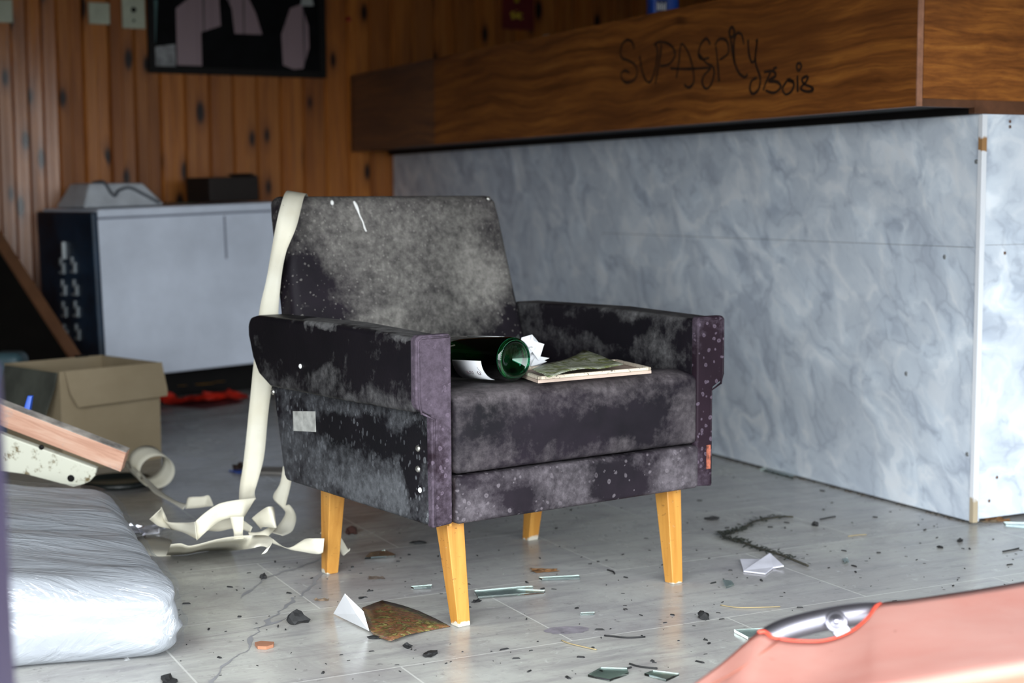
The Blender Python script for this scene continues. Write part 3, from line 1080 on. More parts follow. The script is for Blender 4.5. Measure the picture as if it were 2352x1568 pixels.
# plank and cream bracket lying on the mattress
PD = 3.62
a, b = at(-60, 930, PD), at(283, 1062, PD)
ax = (b - a).normalized()
zz = Vector((0, -.25, 1))
zz = (zz - ax * zz.dot(ax)).normalized()
yy = zz.cross(ax)
PM = Matrix(((ax.x, yy.x, zz.x, b.x), (ax.y, yy.y, zz.y, b.y), (ax.z, yy.z, zz.z, b.z), (0, 0, 0, 1)))
pk = empty('wooden_plank', PM, 'short pinkish wooden plank lying sloped across the cream metal plate', 'plank')
obj('timber', boxbm((-.62, .0, -.027), (0, .026, .027)), M_PLANK, pk, bevel=.002)
obj('weathered_edge', boxbm((-.62, .0005, .0272), (0, .024, .0295)), M_PLANKTOP, pk, smooth=False)['label'] = 'grey weathered edge'
BD = 3.66
pts = [(-30, 985), (222, 1076), (219, 1092), (206, 1106), (190, 1113), (168, 1119), (148, 1113), (60, 1090), (-30, 1078)]
o3 = at(150, 1110, BD)
br_ = empty('metal_plate', o3, 'cream painted metal plate with a drilled hole, under the wooden plank', 'metal plate')
fwd = Vector((0, 1, .12)).normalized()
front = [onplane(x, y, o3, fwd) - o3 for x, y in pts]
pl_o = obj('plate', hexa(front, [p + fwd * .022 for p in front]), M_CREAMMETAL, br_, bevel=.003)
hc = onplane(163, 1098, o3, fwd) - o3
rot = Vector((0, 0, 1)).rotation_difference(-fwd).to_matrix().to_4x4()
obj('bolt_hole', lathe([(.0085, -.002), (.0085, .0012), (.006, .0014), (0, .0014)], 18, M=Matrix.Translation(hc) @ rot), M_BLACK, br_)
hc = onplane(95, 1027, o3, fwd) - o3
obj('bolt_hole', lathe([(.006, -.002), (.006, .0012), (0, .0014)], 18, M=Matrix.Translation(hc) @ rot), M_BLACK, br_)
# the folded foot of the plate, standing on the floor behind the mattress
for fx in (-.10, -.34):
    q = onplane(150, 1135, o3, fwd) - o3 + Vector((fx, .03, 0))
    obj('foot', hexa([(q.x - .04, q.y, -o3.z), (q.x + .04, q.y, -o3.z), (q.x + .04, q.y + .05, -o3.z), (q.x - .04, q.y + .05, -o3.z)], [(q.x - .04, q.y - .006, q.z), (q.x + .04, q.y - .006, q.z - .01), (q.x + .04, q.y + .012, q.z - .01), (q.x - .04, q.y + .012, q.z)]), M_CREAMMETAL, br_)
c = fl(270, 1112)
ld = empty('black_lid', c, 'round black plastic lid on the dark floor beneath the plank end', 'lid')
obj('rim', lathe([(.0, .006), (.088, .006), (.094, .018), (.10, .018), (.104, 0), (0, 0)], 40), plain('black_lid_plastic', (.016, .02, .019), .35), ld)
c = fl(70, 1075)
bc = at(64, 942, 4.2)
pg = tag(obj('clothes_peg', hexa([(-.008, -.01, 0), (.008, -.01, 0), (.008, .01, 0), (-.008, .01, 0)], [(.004, -.006, .04), (.016, -.006, .04), (.016, .006, .04), (.004, .006, .04)]), M_BLUE, bevel=.002), 'small blue plastic peg sticking up behind the wooden plank', 'peg')
pg.location = at(62, 946, 3.64)
tc = tag(obj('plastic_canister', rbox(.11, .11, .33, .03, (3, 3, 5), 3, lambda q: Vector((q.x, q.y, q.z + .165))), plain('dull_teal_plastic', (.05, .10, .12), .5)), 'dull teal plastic canister behind the open cardboard box', 'canister')
tc.location = (-1.68, 5.08, 0)
tc.location.z = 0

# ------------------------------------------------------------------ purple post, very near
c = fl(0, 1568)
PX = at(9, 950, 1.22)
pp = empty('purple_post', Vector((PX.x - .030, PX.y, 0)), 'blurred purple painted square post close at the picture edge', 'post')
obj('shaft', hexa([(-.03, -.03, .006), (.03, -.03, .006), (.03, .03, .006), (-.03, .03, .006)], [(-.04, -.03, .706), (.02, -.03, .706), (.02, .03, .706), (-.04, .03, .706)]), M_PURPLE, pp, bevel=.006)
obj('foot', boxbm((-.036, -.036, 0), (.034, .036, .006)), M_BLACK, pp, bevel=.002)
obj('knob', lathe([(.012, 0), (.014, .006), (.010, .014), (0, .016)], 18, M=Matrix.Translation((.012, -.031, .672)) @ Matrix.Rotation(math.pi / 2, 4, 'X')), plain('ivory_knob', (.62, .56, .42), .4), pp)['label'] = 'small ivory knob'

# ------------------------------------------------------------------ the armchair
ch = empty('armchair', CHM, 'mouldy black leatherette armchair on four honey wooden legs', 'armchair')
CW = .722
L_BACK = mat_leather('mouldy_leather_back', .36, .66, dust_light_c=(.225, .212, .196), spots=.35, sscale=120, gthr=.4, amt=.92, tintamt=.8,
                     blobs=(((.60, .64, .62), .13, .16), ((.62, .66, .72), (.07, .3, .06), -.12), ((.12, .64, .60), (.10, .3, .12), -.16), ((.06, .68, .78), (.07, .3, .3), -.08),
                            ((.66, .62, .52), (.13, .3, .10), -.22), ((.30, .65, .66), .22, .05), ((.25, .62, .56), (.1, .3, .05), .1)))
L_SIDE = mat_leather('mouldy_leather_side', .44, .62, dust_light_c=(.115, .12, .13), spots=.75, sscale=85, ring=.5, stretch=.62, gthr=.85, sg=(.3, .6), amt=.8, tintamt=.3, seed=2.1,
                     blobs=(((.0, .2, .25), (.3, .3, .05), .12), ((0, .06, .31), (.2, .05, .1), -.2), ((0, .25, .36), (.2, .35, .045), -.16), ((0, .56, .27), (.2, .1, .07), .06)))
L_ARM = mat_leather('mouldy_leather_arm', .48, .74, dust_light_c=(.15, .147, .148), amt=.85, tintamt=.25, seed=4.4, rough=.45,
                    blobs=(((-.034, .2, .440), (.02, .9, .035), .07), ((-.034, .3, .53), (.02, .6, .055), -.22), ((0, .35, .592), (.6, .6, .018), .26), ((.687, .25, .50), (.06, .5, .035), .03), ((.687, .30, .54), (.04, .3, .03), -.10),
                           ((.687, .55, .46), (.06, .2, .06), -.1), ((.74, .3, .588), (.2, .6, .02), .1)))  # blobs on both arm tops paint grazing daylight into the dust colour
L_FRONT = mat_leather('purple_grey_leather_post', .40, .55, dust_light_c=(.085, .066, .088), dark=(.010, .006, .009), tint=(.03, .016, .026), amt=.95, spots=.7, sscale=85, ring=.55, seed=6.2,
                      blobs=(((.0, 0, .53), (.06, .1, .14), .22), ((.02, 0, .36), (.03, .1, .10), -.10), ((.0, 0, .25), (.02, .1, .08), .12), ((.72, 0, .42), (.08, .1, .25), -.2)))
L_CUSH = mat_leather('mouldy_leather_cushion', .43, .70, dust_light_c=(.125, .11, .117), amt=.85, tintamt=.9, seed=8.3, tint=(.02, .015, .022),
                     blobs=(((.35, .0, .478), (.7, .12, .034), .26), ((.38, 0, .37), (.22, .2, .05), -.08), ((.20, 0, .36), (.1, .2, .07), -.06), ((.50, 0, .37), (.12, .2, .06), -.14), ((.66, 0, .36), (.06, .2, .08), .1), ((.12, 0, .33), (.08, .2, .05), .1)))  # blob along the top edge paints grazing light on the cushion
L_RAIL = mat_leather('mouldy_leather_rail', .42, .66, dust_light_c=(.13, .115, .128), amt=.85, tintamt=.9, seed=10.9, spots=.5, sscale=75, ring=.5,
                     blobs=(((.30, 0, .26), (.12, .2, .06), .10), ((.22, 0, .25), (.05, .2, .05), -.16), ((.46, 0, .25), (.10, .2, .05), -.14), ((.62, 0, .25), (.1, .2, .05), .12), ((.10, 0, .24), (.06, .2, .05), .12)))
M_STUD = plain('dull_nickel_stud', (.55, .54, .50), .3, .9)
M_PAINT = plain('white_paint_drip', (.78, .78, .76), .5, var=.03)


def mirror(bm_):
    for v in bm_.verts:
        v.co.x = CW - v.co.x
    return bm_


def arm(sidex):
    mm = (lambda b_: b_) if sidex == 0 else mirror
    # lower side panel, rear edge raked
    sp = obj('side_panel', mm(prism([(.004, .211), (.004, .445), (.665, .44), (.652, .41), (.605, .222), (.595, .212)], 0, .0, .043)), L_SIDE, ch, bevel=.008, seg=3)
    # padded armrest overhanging outward
    prof = [(.006, .432), (.006, .574), (.30, .582), (.66, .577), (.692, .571), (.703, .555), (.703, .53), (.682, .48), (.655, .447), (.60, .424), (.3, .426)]
    ar = obj('armrest', mm(prism(prof, 0, -.034, .046)), L_ARM, ch, bevel=.014, seg=4)
    # front post panel
    fpp = [(-.030, .440), (-.034, .452), (-.034, .572), (-.026, .579), (.043, .579), (.046, .572), (.046, .213), (.001, .209), (.0, .425)]
    fp_ = obj('front_panel', mm(prism(fpp, 1, -.006, .014)), L_FRONT, ch, bevel=.004, seg=3)
    bm_ = bmesh.new()
    y0 = -.0062
    welt = [Vector(q) for q in ((-.022, y0, .43), (-.0275, y0, .455), (-.0275, y0, .568), (-.02, y0, .5735), (.04, y0, .5735))]
    tube(welt, .0022, 6, bm_)
    tube([Vector(q) for q in ((.006, y0, .215), (.006, y0, .418), (-.022, y0, .432))], .0022, 6, bm_)
    obj('welt', mm(bm_), L_FRONT, fp_)
    return sp, ar, fp_


spL, arL, fpL = arm(0)
spR, arR, fpR = arm(1)
# seat frame, rail, cushion, backrest
obj('seat_frame', boxbm((.0455, .035, .215), (CW - .0455, .585, .30)), plain('black_lining_cloth', (.012, .012, .012), .95), ch, smooth=False)


def railf(q):
    return Vector((q.x + .3685, q.y + .012, q.z + .2555))


obj('front_rail', rbox(.626, .04, .0925, .009, (14, 2, 4), 3, railf), L_RAIL, ch)


def cushf(q):
    u, v, z = q.x / .313, (q.y + .30) / .60, q.z / .078
    x = q.x + .3685
    y = q.y + .297
    zz_ = .384 + q.z
    top = max(0, z)
    zz_ += top * (.007 * (1 - u * u) - .032 * max(0, v - .06)) + .002 * noise.noise(Vector((x * 9, y * 9, 1))) * top
    zz_ -= .016 * max(0, 1 - v / .07) ** 2 * max(0, z) ** 3
    if v < .12:
        y -= .009 * (1 - z * z) * (1 - u ** 4)
    return Vector((x, y, zz_))


obj('seat_cushion', rbox(.626, .60, .157, .012, (16, 14, 6), 4, cushf), L_CUSH, ch)
SEAT = lambda v: .466 - .05 * v


def backf(q):
    # q: x width .60, y thickness .085, z height .46
    t_ = (q.z + .23) / .46
    w = 1.07 - .085 * t_ - .02 * max(0, (t_ - .9) / .1) ** 2
    y = .577 + .133 * t_ + .0425 + q.y * (.85 + .15 * t_)
    x = CW / 2 + q.x * w
    if q.y < 0:
        y += .006 * (1 - (q.x / .3) ** 2) * math.sin(t_ * math.pi) * -1
    z = .383 + t_ * .456 + (.004 if False else 0)
    return Vector((x, y, z))


bk = obj('backrest', rbox(.60, .085, .46, .02, (14, 2, 14), 4, backf), L_BACK, ch)

# studs and marks
def dome(p, r, nrm_, mat, parent, name='stud', sx=1.0):
    R_ = Vector((0, 0, 1)).rotation_difference(nrm_).to_matrix().to_4x4()
    bm_ = lathe([(r, -.0006), (r * .92, r * .25), (r * .6, r * .5), (0, r * .6)], 14, M=Matrix.Translation(p) @ R_ @ Matrix.Diagonal((sx, 1, 1, 1)))
    return obj(name, bm_, mat, parent)


for v, z in ((.043, .357), (.044, .317), (.650, .405)):
    dome(Vector((-.0002, v, z)), .0068, Vector((-1, 0, 0)), M_STUD, spL)
dome(Vector((-.0005, .037, .277)), .0055, Vector((-1, 0, 0)), M_PAINT, spL, 'paint_fleck')
dome(Vector((-.0345, .452, .482)), .0052, Vector((-1, 0, 0)), M_PAINT, arL, 'paint_fleck')
st = obj('sticker', ([(-.0012, .553, .372), (-.0012, .452, .383), (-.0012, .450, .339), (-.0012, .552, .329)], [], [(0, 1, 2, 3)]), plain('grey_white_sticker', (.50, .50, .47), .6, scale=40, var=.25), spL, smooth=False, solid=.001)
st['label'] = 'blank pale sticker'
tg_ = obj('sticker', boxbm((.7035, -.0075, .248), (.7155, -.0058, .300)), plain('faded_red_tag', (.50, .14, .08), .7, scale=80, var=.5), fpR, smooth=False)
tg_['label'] = 'small faded red tag'


def onback(u, t_, off=.0008):
    y = .577 + .133 * t_ + .0425 - .0425 * (.85 + .15 * t_)
    y -= .006 * (1 - ((u - CW / 2) / .32) ** 2) * math.sin(t_ * math.pi)
    return Vector((u, y - off, .383 + t_ * .456))


dome(onback(.188, .968), .0062, Vector((0, -1, .28)).normalized(), M_PAINT, bk, 'paint_fleck', .7)
dome(onback(.629, .985, .001), .0060, Vector((0, -1, .4)).normalized(), M_STUD, bk)
dr = catmull([onback(.246, .975, .0), onback(.252, .94, .0), onback(.256, .90, .0), onback(.261, .87, .0), onback(.263, .84, .0), onback(.266, .82, .0)], 5)
obj('paint_drip', tube(dr, lambda t_: .0016 + .0026 * max(0, math.sin(t_ * 9)) * (1 - t_) + .0004, 8), M_PAINT, bk)


def leg(u, v, du, dv, front):
    """square tapering leg, splayed: top centre (u, v), foot centre shifted by (du, dv)"""
    def sq(cx, cy, a, b_, z):
        return [(cx - a, cy - b_, z), (cx + a, cy - b_, z), (cx + a, cy + b_, z), (cx - a, cy + b_, z)]
    return obj('leg', hexa(sq(u + du, v + dv, .0145, .0135, 0), sq(u, v, .0205, .022, .215)), M_LEG, ch, bevel=.0022, seg=2)


lgF = leg(.075, .052, .010, -.024, True)
leg(CW - .079, .052, -.001, -.024, True)
leg(.079, .522, .004, .030, False)
leg(CW - .079, .522, -.003, .030, False)
obj('leg_block', boxbm((.0475, .008, .205), (.0525, .04, .32)), M_LEG, ch, smooth=False)
bpy.context.view_layer.update()


def seatp(x, y, dz=0.0):
    n = CHM.to_3x3() @ Vector((0, .05, 1))
    return onplane(x, y, CHM @ Vector((0, 0, .466 + dz)), n)


# ------------------------------------------------------------------ on the seat
# green wine bottle lying front to back, base towards us
bc = CHM @ Vector((.213, .018, .5175))
axd = (CHM.to_3x3() @ Vector((-.06, .995, -.055))).normalized()
R_ = Vector((0, 0, 1)).rotation_difference(axd).to_matrix().to_4x4()
WBM = Matrix.Translation(bc) @ R_
wbt = empty('wine_bottle', WBM, 'empty green wine bottle lying on the armchair seat, base outward', 'bottle')
RB = .0435
outer = [(.0425, .0065), (RB, .011), (RB, .20), (.041, .215), (.032, .235), (.021, .25), (.0165, .27), (.0145, .30), (.0145, .325)]
inner = [(.0115, .325), (.0115, .30), (.0135, .27), (.018, .252), (.029, .236), (.038, .215), (.0405, .20), (.0405, .013), (.0425, .0065)]
obj('glass_body', lathe(outer + inner, 64), M_GREENGLASS, wbt)['label'] = 'dark green glass'
obj('base', lathe([(0, .0135), (.004, .0125), (.012, .0095), (.022, .005), (.030, .0015), (.034, 0), (.0385, .001), (.0418, .0045), (.0422, .0062), (.0404, .0125), (.036, .0105), (.030, .0105), (.022, .0135), (.012, .018), (0, .022)], 64), M_BASEGLASS_LIT, wbt)['label'] = 'green punted base, brightened to look lit'
bm = bmesh.new()
for k in range(56):
    a = 2 * math.pi * k / 56
    bmesh.ops.create_icosphere(bm, subdivisions=1, radius=.0013, matrix=Matrix.Translation((.0372 * math.cos(a), .0372 * math.sin(a), .0003)))
obj('knurling', bm, M_BASEGLASS_LIT, wbt)
zc = WBM.inverted().to_3x3() @ Vector((0, 0, 1))
a_up = math.atan2(zc.y, zc.x)
vc = WBM.inverted().to_3x3() @ (CO - bc).normalized()
a_cam = math.atan2(vc.y, vc.x)
sgn = 1 if math.sin(a_up - a_cam) > 0 else -1


def lblpatch(name, a0, a1, z0, z1, mat):
    vsx, fs = [], []
    n_ = 18
    for i in range(n_ + 1):
        a = a0 + (a1 - a0) * i / n_
        for z in (z0, z1):
            vsx.append(((RB + .0006) * math.cos(a), (RB + .0006) * math.sin(a), z))
    fs = [(2 * i, 2 * i + 2, 2 * i + 3, 2 * i + 1) for i in range(n_)]
    return obj(name, (vsx, [], fs), mat, wbt, solid=.0004)


side_a = a_up + math.pi * .5 * (1 if math.cos(a_up + math.pi * .5 - a_cam) > math.cos(a_up - math.pi * .5 - a_cam) else -1)
lf = 1 if math.sin(side_a - a_up) > 0 else -1
lb1 = lblpatch('label', a_up + lf * 1.62, a_up + lf * 2.9, .055, .15, M_WHITE)
lb2 = lblpatch('back_label', a_up + lf * -.35, a_up + lf * .12, .045, .15, plain('grey_back_label', (.55, .56, .56), .6))
bm = bmesh.new()


def lab(a, z):
    return Vector(((RB + .0011) * math.cos(a), (RB + .0011) * math.sin(a), z))


A0 = a_up + lf * 2.15
for st_ in ([(0, 0), (.10, .0), (.10, -.005), (.0, -.005), (0, -.010), (.10, -.010)], [(0, -.014), (0, -.022), (.05, -.014), (.05, -.021), (.1, -.014), (.1, -.022), (0, -.014)]):
    tube([lab(A0 + lf * (q[0] * 1.6), .093 - q[1]) for q in st_], .0005, 5, bm)
tube(catmull([lab(A0 + lf * .1 + .1 * math.cos(t_), .074 + .004 * math.sin(t_)) for t_ in [k * .6 for k in range(10)]], 2), .0007, 5, bm)
for k in range(6):
    tube([lab(A0 - lf * (.2 - .05 * k), .070 - .001 * k), lab(A0 - lf * (.2 - .05 * k) + .02, .0715 - .001 * k)], .0004, 4, bm)
obj('label_lettering', bm, plain('faded_label_ink', (.18, .12, .14), .6), lb1)

# thin board with a pale speckled rim
c = [seatp(1236, 880, .009), seatp(1496, 857, .009), seatp(1418, 838, .009), seatp(1205, 858, .01)]
c[3] = c[0] + (c[2] - c[1])
cm = sum((p for p in c), Vector()) / 4
bd = empty('tray_board', cm, 'thin cream speckled board lying under the leaflet on the armchair seat', 'board')
low = [p - cm for p in c]
_t = NT('speckled_cream_edge')
_c = _t.mix(_t.step(_t.noise(150, 4, .7), .58, .64), (.62, .54, .43), (.10, .09, .08))
M_SPECK = _t.fin(Base__Color=_c, Roughness=.7)
obj('base', hexa(low, [p + Vector((0, 0, .006)) for p in low]), plain('pinkish_cream_board', (.52, .40, .33), .7), bd, smooth=False)
for i in range(4):
    p, q = low[i], low[(i + 1) % 4]
    inw = (low[(i + 2) % 4] - q).normalized() * .010
    R4 = [p, q, q + inw, p + inw]
    obj('rim', hexa([r_ + Vector((0, 0, .006)) for r_ in R4], [r_ + Vector((0, 0, .013)) for r_ in R4]), M_SPECK, bd, bevel=.002)
# leaflet
lv, lfc = [], []
NA, NB = 12, 8
cor = [seatp(1207, 866, .018), seatp(1395, 843, .024), seatp(1345, 804, .055), seatp(1240, 838, .024)]
cor[0] = CHM @ Vector((.285, .075, .4775)); cor[1] = seatp(1425, 834, .026)
lf4 = (seatp(1262, 866, .023), seatp(1432, 832, .030), seatp(1342, 803, .042), seatp(1222, 853, .026))
for i in range(NA + 1):
    for j in range(NB + 1):
        s_, r_ = i / NA, j / NB
        p = lf4[0].lerp(lf4[1], s_).lerp(lf4[3].lerp(lf4[2], s_), r_)
        p.z += .005 * math.sin(s_ * math.pi * 1.7 + r_) + .003 * noise.noise(Vector((s_ * 4, r_ * 4, 2)))
        lv.append(p)
for i in range(NA):
    for j in range(NB):
        k = i * (NB + 1) + j
        lfc.append((k, k + 1, k + NB + 2, k + NB + 1))
M_GREENPRINT = mat_print('green_landscape_print', [(.05, .06, .02), (.13, .16, .05), (.46, .48, .40), (.08, .10, .03), (.26, .30, .10), (.60, .63, .58)], 24, (1.0, 1.8, 1))
M_BROWNPRINT = mat_print('brown_green_print', [(.025, .018, .012), (.15, .13, .03), (.19, .065, .042), (.035, .045, .012), (.26, .22, .08), (.09, .05, .02)], 26, (1.5, 2.5, 1))
tag(centred(obj('leaflet', (lv, [], lfc), M_GREENPRINT, solid=.0012)), 'crumpled leaflet printed in greens lying on the armchair seat', 'leaflet')
# crumpled tissue
tp = CHM @ Vector((.345, .215, SEAT(.215) + .002))
vsx, fs = [], []
for q in ('1186,840 1198,775 1222,768 1232,800', '1198,775 1215,800 1250,790 1238,828', '1190,800 1222,795 1240,812 1205,838', '1205,838 1222,815 1262,822 1218,842',
          '1186,840 1190,800 1205,838 1195,842', '1222,768 1240,790 1232,812 1216,792', '1218,842 1230,818 1256,830 1240,838'):
    k = len(vsx)
    for n_, xy in enumerate(q.split()):
        x, y = map(float, xy.split(','))
        vsx.append(at(x, y, 3.30 + .04 * noise.noise(Vector((x * .05, y * .05, k * .05)))))
    fs += [(k, k + 1, k + 2), (k, k + 2, k + 3)]
tis = centred(obj('tissue', (vsx, [], fs), M_WHITE, smooth=False, solid=.0008))
tag(tis, 'crumpled white tissue behind the green bottle on the armchair seat', 'tissue')
dl = crumple('dead_leaf', CHM @ Vector((.50, .45, SEAT(.45) + .034)), (.07, .12, .03), plain('dark_grey_dry_leaf', (.03, .035, .035), .6), 2.2, 6, amp=.5, solid=.0006)
dl.rotation_euler = (.25, 0, -.4)
tag(dl, 'dark curled dry leaf in the back corner of the armchair seat', 'leaf')

# ------------------------------------------------------------------ paper tape
TG = 'loose strips of cream paper tape'


def strip(label, E, **kw):
    A_, B_ = [], []
    for e in E:
        x0, y0, x1, y1 = e[:4]
        d0 = e[4]
        d1 = e[5] if len(e) > 5 else d0
        A_.append(fl(x0, y0, .0015) if d0 == 0 else at(x0, y0, d0))
        B_.append(fl(x1, y1, .0015) if d1 == 0 else at(x1, y1, d1))
    for L_ in (A_, B_):
        for p in L_:
            p.z = max(p.z, .0012)
    return tag(centred(ribbon('paper_tape_strip', A_, B_, M_TAPE, **kw)), label, 'paper tape', TG)


strip('long cream tape hung over the armchair back, trailing down to the floor',
      [(690, 480, 715, 486, 3.68), (672, 446, 708, 452, 3.61), (656, 441, 699, 451, 3.47), (640, 490, 681, 520, 3.40), (626, 560, 657, 580, 3.40), (612, 640, 646, 640, 3.44), (597, 706, 640, 708, 3.47),
       (588, 780, 636, 780, 3.50), (581, 850, 629, 850, 3.52), (571, 950, 616, 950, 3.53), (560, 1055, 607, 1045, 3.54), (551, 1115, 592, 1105, 3.53), (549, 1148, 585, 1130, 3.50), (552, 1150, 588, 1146, 3.47)])
strip('cream tape arching forward from the foot of the hanging strip',
      [(588, 1143, 560, 1188, 3.46), (560, 1146, 556, 1189, 3.44), (530, 1150, 530, 1189, 3.43), (500, 1158, 505, 1196, 3.42), (470, 1178, 480, 1215, 3.40), (450, 1196, 455, 1238, 3.39), (448, 1200, 452, 1240, 3.37)])
strip('cream tape folded to a point on the far side of the tape heap',
      [(452, 1238, 448, 1198, 3.38), (420, 1222, 425, 1200, 3.44), (395, 1216, 380, 1196, 3.48), (392, 1214, 372, 1165, 3.50), (365, 1208, 368, 1168, 3.48), (343, 1192, 372, 1166, 3.46)])
strip('cream tape lying flat under the arch in the tape heap', [(455, 1215, 460, 1188, 3.52), (500, 1220, 500, 1195, 3.50), (540, 1213, 540, 1185, 3.50), (575, 1222, 580, 1210, 3.48)])
strip('short upright piece of cream tape below the arch', [(528, 1186, 560, 1186, 3.42), (533, 1205, 559, 1205, 3.42), (537, 1225, 558, 1225, 3.41), (536, 1238, 560, 1236, 3.38)])
strip('cream tape with a curled end at the front of the tape heap',
      [(382, 1275, 392, 1250, 0, 3.34), (405, 1274, 415, 1248, 0, 3.34), (430, 1272, 440, 1253, 0, 3.35), (470, 1265, 500, 1238, 0, 3.36), (530, 1264, 545, 1231, 0, 3.36), (572, 1260, 588, 1229, 3.33, 3.37), (598, 1254, 612, 1230, 3.30, 3.35), (614, 1258, 624, 1236, 3.28, 3.31), (612, 1268, 623, 1250, 3.27, 3.28), (600, 1273, 612, 1260, 3.27, 3.27)])
strip('wide crumpled piece of cream tape nearest the clear wrap',
      [(315, 1234, 314, 1272, 0), (340, 1228, 335, 1274, 0), (365, 1232, 358, 1277, 0), (395, 1240, 392, 1276, 0)])
strip('cream tape twisted into a cone above the tape heap',
      [(578, 1190, 600, 1215, 3.45), (600, 1172, 605, 1210, 3.42), (617, 1163, 632, 1212, 3.40), (630, 1168, 634, 1212, 3.42), (626, 1200, 622, 1225, 3.47), (600, 1220, 612, 1232, 3.48), (570, 1222, 575, 1235, 3.46)])
strip('cream tape hanging behind the armchair side and curling on the floor',
      [(650, 1070, 672, 1080, 3.62), (643, 1110, 668, 1112, 3.62), (627, 1142, 655, 1168, 3.62), (650, 1168, 664, 1158, 3.62), (655, 1180, 680, 1185, 3.60), (640, 1205, 672, 1218, 3.56), (622, 1222, 650, 1230, 3.52)])
strip('cream tape running along the floor to the rear leg of the armchair',
      [(625, 1236, 622, 1246, 3.40), (660, 1258, 668, 1262, 3.38), (700, 1238, 690, 1266, 3.36), (720, 1236, 728, 1272, 3.34), (745, 1236, 742, 1268, 3.34)])
strip('end of cream tape poking out behind the rear leg of the armchair', [(735, 1225, 748, 1208, 3.55), (765, 1235, 775, 1222, 3.53), (785, 1272, 800, 1262, 3.50), (792, 1274, 804, 1258, 3.50)])
_c0 = at(343, 1072, 4.30)
_A, _B = [], []
for k in range(13):
    t_ = math.radians(200 - k * 32)
    r_ = .040 + .0012 * k
    q = _c0 + Vector((r_ * math.cos(t_) * .95, r_ * .5 * math.cos(t_) + .003 * k, r_ * math.sin(t_)))
    _A.append(q + Vector((-.020, .016, .012)))
    _B.append(q + Vector((.020, -.016, -.012)))
for e in ((352, 1112, 330, 1102, 4.15), (375, 1132, 352, 1130, 4.04), (405, 1150, 388, 1150, 3.95), (430, 1158, 420, 1170, 3.86)):
    _A.append(at(e[0], e[1], e[4]))
    _B.append(at(e[2], e[3], e[4]))
for L_ in (_A, _B):
    for q in L_:
        q.z = max(q.z, .002)
tag(centred(ribbon('paper_tape_strip', _A, _B, M_TAPE)), 'grey looking curl of tape on the far dark floor', 'paper tape', TG)
strip('short tape loop standing at the end of the far grey curl', [(428, 1168, 430, 1150, 3.84), (428, 1168, 434, 1142, 3.82), (455, 1166, 465, 1140, 3.82), (470, 1164, 480, 1138, 3.82), (488, 1162, 490, 1160, 3.80)])

fo = crumple('foil_wrapper', fl(315, 1222), (.12, .07, .028), plain('crinkled_silver_foil', (.85, .85, .92), .3, .8), 6.6, 10, amp=.55)
tag(fo, 'crumpled shiny foil wrapper between the mattress and the tape heap', 'wrapper')

# ------------------------------------------------------------------ floor finds
def floorpoly(name, pts, mat, label, cat, thick=.002, z=0.0, lift=None, group=None, smooth=False, bevel=0):
    P_ = [fl(x, y) for x, y in pts]
    c_ = sum(P_, Vector()) / len(P_)
    c_.z = 0
    low_ = [p - c_ + Vector((0, 0, z)) for p in P_]
    if lift:
        for i, dz in lift.items():
            low_[i].z += dz
    o_ = obj(name, hexa(low_, [p + Vector((0, 0, thick)) for p in low_]), mat, smooth=smooth, bevel=bevel)
    o_.location = c_
    return tag(o_, label, cat, group)


GG = 'broken window glass on the floor'
floorpoly('glass_shard', [(1090, 1362), (1190, 1353), (1222, 1351), (1225, 1354), (1185, 1358), (1252, 1361), (1250, 1364), (1098, 1376)], M_SHARD, 'long shard of clear glass on the floor beside the front leg', 'glass shard', .005, .001, group=GG)
floorpoly('glass_shard', [(838, 1285), (850, 1274), (885, 1268), (908, 1278), (906, 1281)], M_SHARD, 'dark glass shard under the armchair near the rear leg', 'glass shard', .005, .001, group=GG)
floorpoly('glass_shard', [(1238, 1330), (1330, 1325), (1332, 1331), (1245, 1334)], M_SHARD, 'thin bright sliver of glass near the brown leaf', 'glass shard', .004, .001, group=GG)
floorpoly('glass_shard', [(944, 1351), (992, 1347), (990, 1353), (950, 1354)], M_SHARD, 'small glittering glass sliver left of the front leg', 'glass shard', .004, .001, group=GG)
floorpoly('glass_shard', [(1350, 1555), (1380, 1538), (1440, 1540), (1444, 1550), (1400, 1566)], M_SHARD, 'pale glass shard lowest in the photo', 'glass shard', .004, .001, group=GG)
floorpoly('glass_shard', [(1480, 1552), (1500, 1545), (1560, 1552), (1530, 1566)], M_SHARD, 'pale glass shard beside the coral vinyl edge', 'glass shard', .004, .001, group=GG)
floorpoly('glass_shard', [(1686, 1452), (1762, 1448), (1735, 1466), (1718, 1469)], M_SHARD, 'glass shard poking out beside the coral vinyl corner', 'glass shard', .005, .001, group=GG)
floorpoly('glass_shard', [(1659, 1335), (1680, 1338), (1686, 1346), (1668, 1352)], M_SHARD, 'small glass chip right of the front right leg', 'glass shard', .004, .001, group=GG)
floorpoly('glass_shard', [(1334, 1411), (1366, 1410), (1365, 1413), (1333, 1414)], M_SHARD, 'tiny dark glass splinter on the bare floor', 'glass shard', .004, .001, group=GG)
floorpoly('glass_shard', [(1746, 1080), (1755, 1079), (1826, 1096), (1822, 1100)], M_SHARD, 'green glass strip lying along the foot of the bar front', 'glass shard', .006, .001, group=GG)
floorpoly('glass_shard', [(2305, 1204), (2360, 1206), (2400, 1214), (2398, 1218), (2310, 1209)], M_SHARD, 'green glass strip at the foot of the bar end', 'glass shard', .006, .001, group=GG)
floorpoly('glass_shard', [(1934, 1287), (1946, 1285), (1950, 1292), (1940, 1296)], M_SHARD, 'small clear glass chip past the folded paper', 'glass shard', .004, .001, group=GG)

